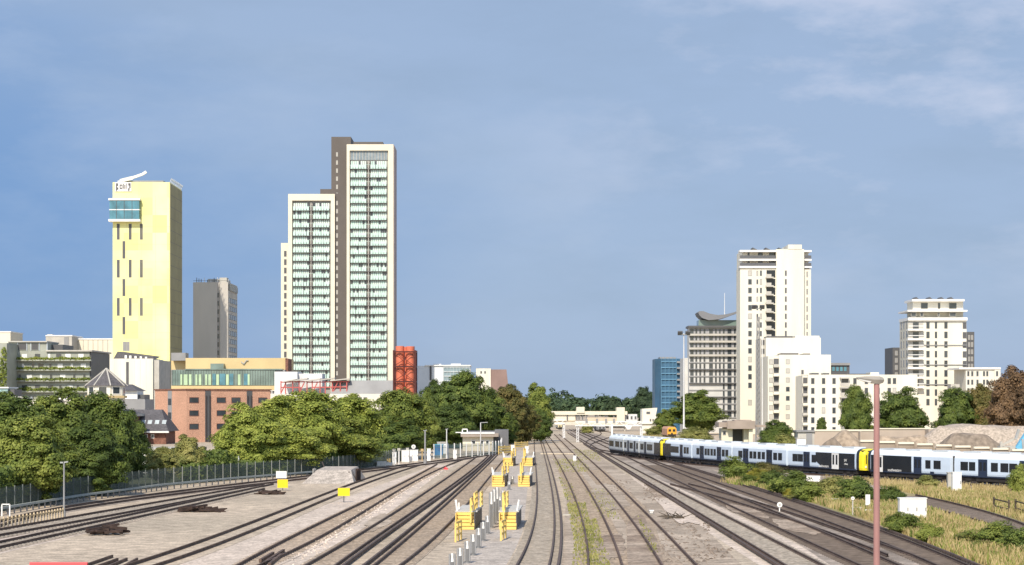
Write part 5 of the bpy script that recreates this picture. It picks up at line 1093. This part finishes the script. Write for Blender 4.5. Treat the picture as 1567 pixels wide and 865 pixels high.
for p, d in pl: b.add([p-d*.07+Vector((0, 0, .05)), p+d*.07+Vector((0, 0, .05)), p+d*.07+Vector((0, 0, 2.0)), p+Vector((0, 0, 2.15)), p-d*.07+Vector((0, 0, 2.0))], [(0, 1, 2, 3, 4)])
for (p, d), (q, e) in zip(pl[::6], pl[6::6]): b.bar(p+Vector((0, .06, .5)), q+Vector((0, .06, .5)), .06); b.bar(p+Vector((0, .06, 1.7)), q+Vector((0, .06, 1.7)), .06)
b.build('pale_panel', teal, t, flip=False)
for p, d in gline(TF, 2.4): m = MB(); m.box(p.x-.08, p.x+.08, p.y-.18, p.y-.06, 0, 2.25); m.build('post', mat('pale_grey', (.62, .62, .63)), t)
Z = 312; T = bthing('blue_container', 'bright blue container beside the dark trees and teal fence', 'container', 670, Z); b = MB(); b.pb(665, 677.5, 681.5, None, Z, 2.2); b.build('body', bluep, T)
b = MB(); b.pb(664.5, 678, 680.3, 681.7, Z-.1, 2.4); b.build('lid', mat('teal_blue_lid', (.08, .28, .40), .5), T); b = MB(); b.pb(671, 676.5, 684, 690, Z-.06, .06); b.build('door', mat('deep_blue', (.02, .09, .30), .5), T)
T = bthing('white_cabin', 'white cabin peeping from behind the bright blue container', 'cabin', 676, 322); b = MB(); b.pb(669, 684, 677.5, None, 322, 2.5); b.build('wall', mat('cool_white', (.70, .73, .76)), T); b = MB(); b.pb(668.5, 684.5, 676.6, 677.7, 321.8, 2.9); b.build('roof', lconc, T)
# yellow access platforms
def frame(p, d, L, h, m, par, name='handrail', n=3, z=0):
    b = MB(); u = Vector((0, 0, 1))
    for k in range(n): q = p+d*(L*k/(n-1)); b.bar(q+u*z, q+u*(z+h), .10)
    for e in (1, .68, .36): b.bar(p+u*(z+h*e), p+d*L+u*(z+h*e), .08, .11)
    return b.build(name, m, par)
def platform(label, px0, px1, yb, D, rail_side, guard):
    Z = ZG(yb); x0, x1 = X(px0, Z), X(px1, Z); w = x1-x0; c = Vector(((x0+x1)/2, Z, 0)); rz = R(-2.2); T = thing('access_platform', label, 'access platform', c, rz, 'yellow access platforms between the sidings')
    M4 = mw(T); h = 1.08
    for k in range(5):
        b = MB(M4); b.box(-w/2, w/2, .26*k, .26*k+.30, h*(k+1)/5-.2, h*(k+1)/5-.02); b.build('step', yellow, T)
    b = MB(M4); b.box(-w/2-.12, w/2+.12, 1.5, D, h-.02, h+.06); b.build('deck', mat('deck_grey', (.50, .49, .47), .8, .1, 1), T)
    for s in (-1, 1): b = MB(M4); b.box(s*w/2-.03, s*w/2+.03, .3, D-.1, .05, h-.03); b.build('side_panel', dgrey if s > 0 else yellow, T)  # right panel dark grey: the shade on that side is in the colour
    b = MB(M4); b.box(-w/2+.05, w/2-.05, D-.14, D-.08, 0, h-.03); b.build('end_panel', yellow, T)
    sx_ = (w/2-.05) if rail_side > 0 else (-w/2+.1)
    d = (M4.to_3x3() @ Vector((0, 1, 0))); frame(M4 @ Vector((sx_-.18*rail_side, .1, 0)), d, 1.6, 1.5, yellow, T, n=2, z=.45); frame(M4 @ Vector((sx_-.05*rail_side, 1.8, 0)), d, 3.4, 1.15, yellow, T, z=h)
    frame(M4 @ Vector((sx_+.1, D-2.4, 0)), d, 2.2, 1.0, yellow, T, n=2, z=h)
    b = MB(M4); b.bar((-rail_side*w/2, 1.7, h), (-rail_side*(w/2+.12), 1.9, h+.75), .1); b.bar((-rail_side*w/2, 3.4, h), (-rail_side*w/2, 3.4, h+.5), .08); b.build('grab_post', wpaint, T)
    if guard:
        p = G(*guard); g = thing('guard_rail', guard_lab[guard], 'guard rail', p); frame(p+Vector((0, 0, 0)), Vector((.12, .99, 0)), 2.3, 1.12, yellow, g, 'frame', 3)
guard_lab = {(697, 830): 'yellow guard rail before the steps of the closest left platform', (766.5, 828): 'yellow guard rail before the steps of the closest right platform'}
for i, (l, r, yb) in enumerate((((697, 725.5), (764, 790), 811), ((753, 772), (793, 810.5), 745), ((770, 785), (799, 815), 713.5))):
    w = ['closest', 'middle', 'farthest'][i]
    platform(f'yellow stepped platform with grey deck, {w} in the left row', l[0], l[1], yb, 9, 1, (697, 830) if i == 0 else None); platform(f'yellow stepped platform with grey deck, {w} in the right row', r[0], r[1], yb, 9, -1, (766.5, 828) if i == 0 else None)
def bollard(name, px, yb, h, label, group):
    p = G(px, yb); T = thing(name, label, 'bollard', p, 0, group); b = MB(); b.cyl(p, p+Vector((0, 0, h*.66)), .14, .14, 12); b.cyl(p, p+Vector((0, 0, .06)), .24, .22, 12); b.build('post', mat('bollard_grey', (.17, .17, .175), .5, .1, 2), T)
    b = MB(); b.cyl(p+Vector((0, 0, h*.66)), p+Vector((0, 0, h*.82)), .10, .06, 12); b.cyl(p+Vector((0, 0, h*.82)), p+Vector((0, 0, h)), .06, .065, 12); b.build('tip', wpaint, T)
    b = MB(); b.cyl(p+Vector((-.11, -.1, .1)), p+Vector((-.11, -.1, h*.98)), .05, .05, 8); b.cyl(p+Vector((.12, -.08, .1)), p+Vector((.12, -.08, h*.98)), .045, .045, 8); b.build('pipe', mgrey, T)
for k, (px, yb) in enumerate(((692, 884), (704, 874), (715, 862), (724, 850), (732.4, 839), (739.4, 828), (746, 817))):
    bollard('service_bollard', px, yb, 1.12, f'{ORD[k]} short grey bollard with a white tip, counted from the camera', 'short grey bollards between the platforms')
for k, (px, yb) in enumerate(((751.8, 808), (756.2, 803), (760.6, 798))): bollard('service_post', px, yb, 2.35, f'tall grey post with a white tip, {["closest", "middle", "farthest"][k]} of the three tall ones', 'three tall grey posts')
for k, (px, yb) in enumerate(((765, 776), (769.5, 766), (779, 750), (784, 741))): bollard('service_bollard', px, yb, .8, f'small white tipped post, {ORD[k]} in the row beyond the tall posts', 'small white tipped posts beyond the tall trio')
for k, (px0, px1, y0, yb, lb) in enumerate(((763, 781, 682, 696.5, 'long yellow board barrier at the corner of the teal fence'), (788, 808, 676, 686, 'yellow board barrier left of the curving track, under the dark trees'), (812, 825, 665.5, 673, 'farthest yellow board barrier at the foot of the trees'))):
    Z = ZG(yb); T = bthing('board_barrier', lb, 'barrier', (px0+px1)/2, Z); b = MB(); x0, x1 = X(px0, Z), X(px1, Z); hh = H(y0, Z)
    for z in (.25, .55, .82): b.bar((x0, Z, hh*z), (x1, Z+5, hh*z), .08, hh*.2)
    b.build('board', yellow, T)
    for e in (0, .5, 1): b = MB(); b.bar((x0+(x1-x0)*e, Z+5*e+.1, 0), (x0+(x1-x0)*e, Z+5*e+.1, hh), .14); b.build('post', timber, T)
for px, y0, yb, lb in ((784.5, 681, 692, 'white marker post between two yellow board barriers'), (806, 683, 695, 'white marker post beside the curving track'), (825, 661, 669, 'white box pair at the end of the yellow barriers')):
    cabinet(lb, px-2.5, px+2.8, y0, yb, .5, nd=1, name='white_marker')
# verge post and rail fence
t = thing('rail_fence', 'broken post and rail fence in the dry grass near the right edge', 'fence', G(1545, 786))
for px, yb in ((1521, 783), (1544, 788), (1554, 787), (1575, 792)): p = G(px, yb); m = MB(); m.box(p.x-.06, p.x+.06, p.y-.06, p.y+.06, 0, 1.1); m.build('post', bark, t)
for a, c in (((1521, 783), (1544, 788)), ((1554, 787), (1575, 792))):
    for z in (.45, .95): m = MB(); m.bar(G(*a)+Vector((0, -.1, z)), G(*c)+Vector((0, -.1, z-.05)), .07, .09); m.build('rail', bark, t)

# ------------------------------------------------------------------ planting
def leafmesh(name, pos, nrm, size, rng, m):
    n = len(pos); r = rng.normal(size=(n, 3)); t = np.cross(nrm, r); t /= np.linalg.norm(t, axis=1)[:, None]+1e-9; bt = np.cross(nrm, t)
    sz = (size*rng.uniform(.6, 1.35, n))[:, None]; a = rng.uniform(.45, .8, n)[:, None]
    v = np.stack([pos-t*sz, pos-bt*sz*a+t*sz*.1, pos+t*sz, pos+bt*sz*a], 1).reshape(-1, 3)
    me = bpy.data.meshes.new(name); me.vertices.add(n*4); me.vertices.foreach_set('co', v.astype(np.float32).ravel()); me.loops.add(n*4); me.loops.foreach_set('vertex_index', np.arange(n*4, dtype=np.int32))
    me.polygons.add(n); me.polygons.foreach_set('loop_start', np.arange(0, n*4, 4, dtype=np.int32)); me.materials.append(m); me.update(calc_edges=True); me.validate(); return me
def crown_pts(rng, rx, ry, z0, z1, nb, n, shape=.0, lump=.36, fill=.34):
    """leaf positions on many small lobes that fill an uneven crown"""
    P = []; Nn = []; cz = (z0+z1)/2; rz = (z1-z0)/2; k = n//nb
    for i in range(nb):
        while True:
            d = rng.normal(size=3); d /= np.linalg.norm(d)
            if d[2] > -.97: break
        rad = rng.uniform(.5, .98); c = np.array([d[0]*rx*rad*(1-shape*max(0, d[2])), d[1]*ry*rad*(1-shape*max(0, d[2])), cz+d[2]*rz*rad]); lr = rng.uniform(.6, 1.25)*lump*min(rx, ry)
        q = rng.normal(size=(k, 3)); q /= np.linalg.norm(q, axis=1)[:, None]; q[:, 2] = np.where((q[:, 2] < -.4), -q[:, 2], q[:, 2]); rr = lr*(rng.uniform(.35, 1.12, (k, 1))**.6)
        pp = c+q*rr*np.array([1.05, 1.05, .8]); o_ = np.array([c[0]/rx, c[1]/ry, (c[2]-cz)/rz])*.7; nn = q*.9+o_+rng.normal(size=(k, 3))*.34+np.array([0, 0, .25]); nn /= np.linalg.norm(nn, axis=1)[:, None]; P.append(pp); Nn.append(nn)
    k = int(n*fill); q = rng.normal(size=(k, 3)); q /= np.linalg.norm(q, axis=1)[:, None]; w = .78+.12*np.sin(q[:, 0]*5+q[:, 2]*7)*np.sin(q[:, 1]*6+1); pp = q*np.array([rx*.92, ry*.92, rz])*(w*rng.uniform(.82, 1.02, k))[:, None]+np.array([0, 0, cz]); nn = q+rng.normal(size=(k, 3))*.4+np.array([0, 0, .25]); nn /= np.linalg.norm(nn, axis=1)[:, None]
    if k: P.append(pp); Nn.append(nn)
    P = np.concatenate(P); Nn = np.concatenate(Nn); P[:, 2] = np.maximum(P[:, 2], .05); return P, Nn
PROTO = []
for i in range(5):
    rng = np.random.default_rng(40+i); P, Nn = crown_pts(rng, 4.6, 4.6, .1, 10, 120+i*8, 42000, .26, .215); PROTO.append((leafmesh('crown', P, Nn, .145, rng, MATS['leaf_mid']), np.percentile(P[:, 2], 99.3)))
SPROTO = []
for i in range(3):
    rng = np.random.default_rng(80+i); P, Nn = crown_pts(rng, 1.15, 1.05, -.35, 1.7, 34, 9000, .15, .38); SPROTO.append((leafmesh('foliage', P, Nn, .055, rng, MATS['leaf_mid']), P[:, 2].max()))
def trunkmesh(seed):
    rr = random.Random(seed); b = MB(); b.cyl((0, 0, 0), (.1, .05, 3.2), .26, .17, 9); b.cyl((.1, .05, 3.2), (.2, -.1, 7), .17, .06, 8)
    for k in range(7): z = 1.6+k*.7; a = rr.uniform(0, 6.28); l = rr.uniform(1.4, 2.8); b.cyl((.05, .02, z), (l*math.cos(a), l*math.sin(a), z+l*.9), .10, .03, 6)
    o = b.build('trunk', bark); me = o.data; bpy.data.objects.remove(o); return me
TRK = [trunkmesh(i) for i in range(3)]
TC = [0]
def tree(label, px, ytop, w, Z, leaf, group=None, yb=None, name='tree', cat='tree', wy=None):
    i = TC[0]; TC[0] += 1; me, zt = PROTO[i % 5]; h = H(ytop, Z); W_ = w*Z/F; T = thing(name, label, cat, (X(px, Z), Z, 0), i*1.7, group)
    c = bpy.data.objects.new('crown', me); COL.objects.link(c); c.parent = T; c.scale = (W_/9.6, (wy or W_)/9.6, h/zt); c.material_slots[0].link = 'OBJECT'; c.material_slots[0].material = MATS[leaf]
    k = bpy.data.objects.new('trunk', TRK[i % 3]); COL.objects.link(k); k.parent = T; k.scale = (W_/9.6, W_/9.6, h/zt*.9)
def bush(label, px, ytop, w, yb, leaf, Z=None, name='bush', group=None):
    i = TC[0]; TC[0] += 1; me, zt = SPROTO[i % 3]; Z = Z or ZG(yb); h = H(ytop, Z); W_ = w*Z/F; T = thing(name, label, 'bush', (X(px, Z), Z, 0), i*1.3, group)
    c = bpy.data.objects.new('foliage', me); COL.objects.link(c); c.parent = T; c.scale = (W_/2.5, W_/2.5, h/zt); c.material_slots[0].link = 'OBJECT'; c.material_slots[0].material = MATS[leaf]
    k = bpy.data.objects.new('stem', TRK[i % 3]); COL.objects.link(k); k.parent = T; k.scale = (W_/14, W_/14, h/10)
g1 = 'trees behind the palisade fence'
tree('broad green tree at the left edge behind the palisade fence', 12, 607, 175, 160, 'leaf_dark', g1); tree('mid green tree behind the thin white lamp pole, left of the pavilion', 88, 603, 150, 176, 'leaf_mid', g1)
tree('dark tree in front of the pointed slate pavilion', 150, 606, 130, 185, 'leaf_dark', g1); tree('dark tree at the right end of the left tree clump', 196, 633, 70, 192, 'leaf_dark', g1); tree('low bushy tree under the left edge trees', 45, 640, 150, 156, 'leaf_mid', g1)
tree('small round tree low behind the fence, left of the white shed', 140, 652, 120, 172, 'leaf_dark', g1)
tree('olive sapling clump in front of the red brick block', 286, 668, 62, 205, 'leaf_olive', g1); tree('small olive shrub tree at the white shed', 246, 686, 60, 198, 'leaf_olive', g1)
tree('light green tree covering the right part of the brick block', 382, 622, 120, 222, 'leaf_light', g1); tree('tallest light green tree under the twin tower', 468, 603, 150, 238, 'leaf_light', g1); tree('light green tree between the stop block and service block', 535, 608, 120, 250, 'leaf_light', g1); tree('light green tree left of centre in the middle clump', 424, 611, 120, 234, 'leaf_light', g1)
tree('low light green tree by the white board', 425, 650, 170, 227, 'leaf_light', g1); tree('low green tree behind the stop block', 520, 645, 140, 246, 'leaf_mid', g1)
tree('dull green tree in front of the red flues', 612, 600, 110, 295, 'leaf_mid', g1); tree('rounded green tree above the relay cabinets', 646, 616, 64, 325, 'leaf_mid', g1); tree('dark lower tree behind the relay cabinets', 598, 640, 110, 288, 'leaf_dark', g1)
g2 = 'tall trees beside the signal hut'
tree('tallest dark tree left of the brown tapered block', 708, 572, 105, 372, 'leaf_dark', g2); tree('dark tree right of the red flues', 664, 586, 66, 372, 'leaf_dark', g2); tree('dark tree directly behind the signal hut', 740, 598, 90, 376, 'leaf_dark', g2); tree('brownish tree below the brown tapered block', 780, 592, 74, 396, 'leaf_brown', g2)
tree('green tree ending the row beside the footbridge', 822, 590, 52, 430, 'leaf_mid', g2); tree('reddish brown low tree left of the footbridge end', 796, 618, 66, 400, 'leaf_brown', g2); tree('dark low tree beside the yellow barriers', 828, 628, 40, 415, 'leaf_dark', g2); tree('dark tree filling the gap behind the teal fence', 690, 622, 90, 362, 'leaf_dark', g2); tree('low dark tree right of the grey hut extension', 772, 636, 50, 384, 'leaf_dark', g2)
g3 = 'trees beside the right hand apartments'
tree('big dark tree at the foot of the grey banded apartments', 1068, 600, 90, 525, 'leaf_dark', g3); tree('dark conical tree left of the street lamp', 1311, 593, 56, 335, 'leaf_dark', g3); tree('dark tree right of the street lamp before the white apartments', 1378, 597, 88, 335, 'leaf_dark', g3); tree('dark tree below the ten storey white tower', 1462, 597, 72, 338, 'leaf_dark', g3)
tree('brown tinged tree next to the rust coloured one', 1503, 592, 70, 340, 'leaf_brown', g3); tree('rust coloured tree at the right edge', 1550, 566, 92, 326, 'leaf_rust', g3); tree('second rust coloured tree cut by the right edge', 1590, 580, 90, 322, 'leaf_rust', g3)
tree('leafy tree past the rust coloured pair', 1650, 600, 90, 330, 'leaf_dark', g3); tree('dark tree farthest along the yard wall', 1720, 604, 100, 335, 'leaf_mid', g3); tree('spindly tree in front of the long low white block', 1257, 640, 20, 460, 'leaf_dark', g3); tree('bushy tree right of the lattice mast', 1190, 645, 62, 305, 'leaf_dark', g3); tree('low leafy tree left of the lattice mast shed', 1060, 655, 50, 330, 'leaf_olive', g3); tree('green shrub tree at the white gatehouse', 1018, 628, 36, 520, 'leaf_mid', g3)
tree('conical dark tree on the skyline left of the blue sheeted building', 985, 594, 36, 900, 'leaf_far', None); tree('rounded distant tree right of the conical one', 999, 602, 30, 880, 'leaf_far', None); tree('distant tree over the middle of the footbridge', 936, 608, 26, 1000, 'leaf_far', None)
# verge bushes
for a in (('round green bush at the left end of the verge', 1127, 696, 46, 735, 'leaf_mid'), ('low yellow flowering bush between green bushes', 1160, 716, 32, 742, 'leaf_yellow'), ('brown topped bush behind the yellow one', 1170, 706, 50, 730, 'leaf_brown'), ('broad green bush in front of the middle train', 1208, 718, 66, 757, 'leaf_mid'),
          ('dark green bush left of the broad one', 1180, 719, 38, 746, 'leaf_dark'), ('lower green bush sloping towards the tracks', 1238, 736, 46, 768, 'leaf_mid'), ('bright yellow green clump beside the dark main line', 1212, 746, 24, 762, 'leaf_yellow'), ('large dark green bush left of the street lamp', 1312, 728, 60, 770, 'leaf_dark'), ('grassy green bush behind the white verge box', 1272, 730, 50, 762, 'leaf_olive'),
          ('dark bush right of the street lamp', 1358, 742, 44, 772, 'leaf_dark'), ('green bush in front of the large white cabinet', 1382, 783, 56, 816, 'leaf_mid'), ('green bush by the track, right of the cabinet', 1421, 800, 42, 832, 'leaf_mid'), ('large green bush in the lower right corner', 1522, 795, 70, 838, 'leaf_mid'), ('dark green bush at the right edge, below the single track', 1560, 806, 56, 846, 'leaf_dark'),
          ('leafy bush in front of the nearest train at the right edge', 1560, 708, 30, 758, 'leaf_mid'), ('yellowish bush below the black cab panel', 1420, 726, 34, 748, 'leaf_olive'), ('low bush between the tracks near the barrier', 1500, 826, 30, 843, 'leaf_olive'), ('flat olive scrub right of the low white verge box', 1258, 745, 44, 760, 'leaf_olive'), ('olive scrub at the foot of the broad green bush', 1225, 752, 40, 766, 'leaf_olive'), ('small green tuft left of the ground disc signal bushes', 1148, 724, 34, 742, 'leaf_mid'), ('olive tuft under the middle train, right of the white box', 1280, 728, 44, 748, 'leaf_olive'), ('green scrub right behind the street lamp', 1345, 752, 36, 772, 'leaf_mid'), ('wide olive scrub left of the corner bush', 1480, 812, 40, 836, 'leaf_olive'), ('dark scrub behind the large white cabinet', 1370, 748, 34, 768, 'leaf_dark')): bush(a[0], a[1], a[2], a[3]*1.25, a[4], a[5], group='bushes on the dry verge')
for a in (('low shrub beside the orange yellow train front', 1085, 664, 40, 690, 'leaf_olive', 320), ('shrub at the foot of the floodlight mast', 1072, 652, 36, 690, 'leaf_olive', 338), ('green shrub behind the middle train roof', 1200, 662, 60, 690, 'leaf_olive', 296), ('dry shrub on the bank under the gatehouse', 1000, 651, 34, 664, 'leaf_olive', 520), ('green shrub under the long gantry', 898, 650, 22, 661, 'leaf_olive', 560)): bush(a[0], a[1], a[2], a[3], a[4], a[5], Z=a[6], group='shrubs behind the trains')
# plants on the terraces and the green wall
for (par, x0, x1, y0, y1, z0, z1, n, sz) in LEAFQ:
    rng = np.random.default_rng(n); P = np.stack([rng.uniform(x0, x1, n), rng.uniform(y0, y1, n), z0+(z1-z0)*rng.uniform(0, 1, n)**1.3], 1); lump = .5+.5*np.sin(P[:, 0]*1.3+z0)*np.sin(P[:, 0]*.37+2); P[:, 2] = z0+(P[:, 2]-z0)*(.6+.6*lump)
    Nn = rng.normal(size=(n, 3))*.6+np.array([0, -.8, .5]); Nn /= np.linalg.norm(Nn, axis=1)[:, None]; me = leafmesh('foliage', P, Nn, sz*.6, rng, MATS['leaf_mid']); o = bpy.data.objects.new('foliage', me); COL.objects.link(o); o.parent = par; me.transform(mw(par).inverted())
# far woods on the horizon
rng = np.random.default_rng(5); P = []; Nn = []
for k in range(150):
    Zw = rng.uniform(1350, 1900); x = rng.uniform(-760, 760); h = rng.uniform(11, 19)*Zw/1500; p, q = crown_pts(rng, 9, 9, .5, h, 12, 420, .3, .42); P.append(p+np.array([x, Zw, 0])); Nn.append(q)
for k in range(26):
    Zw = rng.uniform(1300, 1500); x = (850+rng.uniform(0, 165)-CX)*Zw/F; px = CX+F*x/Zw; h = 8+(620-(617-(px-850)*.045-rng.uniform(0, 5)))*Zw/F; p, q = crown_pts(rng, 8, 8, .5, h, 14, 800, .3, .4); P.append(p+np.array([x, Zw, 0])); Nn.append(q)
o = bpy.data.objects.new('woodland', leafmesh('woodland', np.concatenate(P), np.concatenate(Nn), 1.15, rng, MATS['leaf_far'])); COL.objects.link(o); tag(o, 'band of distant woodland along the horizon behind the footbridge', 'woodland', kind='stuff')
# grass and weeds
def blades(name, polys, n, h, w, m, label, clumpy=.5, seed=1, cat='grass', off='ON', fq=.9):
    rng = np.random.default_rng(seed); pts = []
    for poly, share in polys:
        g = np.array([[G(*p).x, G(*p).y] for p in poly]); lo, hi = g.min(0), g.max(0); k = int(n*share); got = 0
        while got < k:
            q = rng.uniform(lo, hi, (k*3, 2)); ins = np.zeros(len(q), bool); j = len(g)-1
            for i in range(len(g)):
                a, c = g[i], g[j]; cr = ((a[1] > q[:, 1]) != (c[1] > q[:, 1])) & (q[:, 0] < (c[0]-a[0])*(q[:, 1]-a[1])/(c[1]-a[1]+1e-9)+a[0]); ins ^= cr; j = i
            ok = np.ones(len(q), bool)
            for kk in (off or ''):
                cl_ = np.array([TR[kk][0](max(y, 60)) for y in q[:, 1]]), np.array([TR[kk][1](max(y, 60)) for y in q[:, 1]]); ok &= (q[:, 0] < np.minimum(*cl_)-.75) | (q[:, 0] > np.maximum(*cl_)+.75)
            nz = np.sin(q[:, 0]*fq+np.sin(q[:, 1]*.33*fq)*2)*np.sin(q[:, 1]*.42*fq+q[:, 0]*.3); q = q[ok & ins & (rng.uniform(-1, 1, len(q)) < nz*clumpy+(1-clumpy))]; q = q[:k-got]; pts.append(q); got += len(q)
            if len(q) == 0: break
    q = np.concatenate(pts); n = len(q); hh = h*rng.uniform(.45, 1.2, n); a = rng.uniform(0, 6.28, n); dx, dy = np.cos(a)*w, np.sin(a)*w*.6; lean = rng.normal(size=(n, 2))*.28*hh[:, None]; z = np.zeros(n)
    v = np.stack([np.stack([q[:, 0]-dx, q[:, 1]-dy, z], 1), np.stack([q[:, 0]+dx, q[:, 1]+dy, z], 1), np.stack([q[:, 0]+lean[:, 0]+dx*.4, q[:, 1]+lean[:, 1], hh], 1), np.stack([q[:, 0]+lean[:, 0]*.9-dx*.4, q[:, 1]+lean[:, 1]*.9, hh*.93], 1)], 1).reshape(-1, 3)
    me = bpy.data.meshes.new(name); me.from_pydata(v.tolist(), [], np.arange(n*4).reshape(-1, 4).tolist()); me.materials.append(m); o = bpy.data.objects.new(name, me); COL.objects.link(o); return tag(o, label, cat, kind='stuff')
VG = [(1255, 752), (1330, 746), (1420, 750), (1600, 764), (1600, 862), (1540, 880), (1440, 842), (1330, 797), (1240, 768)]
blades('dry_grass', [(VG, .8), ([(1100, 738), (1150, 733), (1260, 744), (1260, 770), (1180, 752)], .1), ([(960, 670), (1020, 690), (1130, 700), (1120, 690), (1000, 664)], .05), ([(1230, 730), (1420, 741), (1600, 752), (1600, 764), (1400, 752)], .12)], 30000, .50, .035, MATS['straw'], 'dry straw coloured grass covering the verge beside the trains')
blades('green_weeds', [(VG, .75), ([(1110, 740), (1260, 750), (1300, 778), (1200, 755)], .25)], 9000, .48, .055, MATS['leaf_mid'], 'green weeds mixed into the dry verge grass', .92, 2, 'weeds')
blades('track_weeds', [([(868, 770), (896, 770), (912, 840), (922, 890), (874, 890), (878, 830)], .34), ([(894, 800), (912, 795), (935, 870), (935, 890), (902, 890)], .22), ([(846, 702), (892, 704), (905, 722), (856, 724)], .16), ([(876, 688), (912, 690), (920, 706), (886, 704)], .09), ([(895, 750), (930, 748), (950, 795), (918, 795)], .06), ([(975, 790), (1000, 820), (1010, 860), (990, 840)], .03), ([(855, 730), (875, 740), (890, 790), (870, 780)], .06)], 5200, .15, .05, MATS['leaf_olive'], 'green and yellow weeds growing along the weedy track', .93, 3, 'weeds', '', 2.7)
rng = np.random.default_rng(77); P = []
FPG = gline(FP, .6)
for (p, d) in FPG:
    px = CX+F*p.x/p.y
    if 215 < px < 322 or px > 655: continue
    k = 150; hgt = 1.9+.9*math.sin(p.x*.8)+.5*math.sin(p.x*2.3); n_ = Vector((-d.y, d.x, 0)); n_ = n_ if n_.y > 0 else -n_
    q = np.stack([rng.normal(0, .5, k), rng.uniform(.8, 3.6, k), hgt*rng.uniform(0, 1, k)**.7], 1); P.append(np.stack([p.x+d.x*q[:, 0]+n_.x*q[:, 1], p.y+d.y*q[:, 0]+n_.y*q[:, 1], q[:, 2]], 1))
P = np.concatenate(P); Nn = rng.normal(size=P.shape)*.7+np.array([0, -.5, .6]); Nn /= np.linalg.norm(Nn, axis=1)[:, None]
o = bpy.data.objects.new('undergrowth', leafmesh('undergrowth', P, Nn, .19, rng, MATS['leaf_dark'])); COL.objects.link(o); tag(o, 'dark undergrowth filling the foot of the trees behind the palisade fence', 'undergrowth', kind='stuff')
# loose stones and dead branches by the bare brown track
rr = random.Random(11); b = MB()
for px0, px1, y0, y1, n in ((985, 1010, 736, 768, 90), (1000, 1040, 750, 772, 80), (1010, 1085, 800, 862, 260), (930, 965, 735, 760, 60), (1080, 1120, 840, 856, 40), (560, 640, 790, 850, 0)):
    for k in range(n):
        p = G(rr.uniform(px0, px1), rr.uniform(y0, y1)); s = rr.uniform(.05, .17); q = [p+Vector((s*math.cos(a)*rr.uniform(.7, 1.3), s*math.sin(a)*rr.uniform(.7, 1.3), 0)) for a in (0, 1.2, 2.5, 3.8, 5)]; b.add(q+[p+Vector((rr.uniform(-.03, .03), 0, s*.9))], [(i, (i+1) % 5, 5) for i in range(5)])
b.build('rubble', mat('rubble_brown', (.20, .16, .13), .95, .35, 3), label='scattered brown rubble between the bare track and the pale track', cat='rubble', kind='stuff')
b = MB()
for k in range(900):
    u = rr.random(); px = 440+(672-440)*u**.8; y = 868+(718-868)*(u**.8)**.82; p = G(px, y)+Vector((rr.gauss(0, .45)+.4, rr.uniform(-2, 2), -.01)); s = rr.uniform(.04, .13); q = [p+Vector((s*math.cos(a)*rr.uniform(.7, 1.3), s*math.sin(a)*rr.uniform(.7, 1.3), 0)) for a in (0, 1.2, 2.5, 3.8, 5)]; b.add(q+[p+Vector((0, 0, s*.9))], [(i, (i+1) % 5, 5) for i in range(5)])
b.build('loose_ballast', gpink, label='pale loose ballast stones spilled between two sidings left of centre', cat='loose stones', kind='stuff')
c = G(1032, 793); b = MB()
for k in range(22):
    a = rr.gauss(2.2, .9); l = rr.uniform(.8, 2.4); p = c+Vector((rr.uniform(-.5, .6), rr.uniform(-1.5, 1.5), .08)); e = p+Vector((math.cos(a)*l*.5, math.sin(a)*l*1.6, rr.uniform(0, .35))); b.cyl(p, e, .045, .015, 6)
b.build('dead_branch', bark, label='pile of dead branches lying on pale ballast by the bare track', cat='branches')
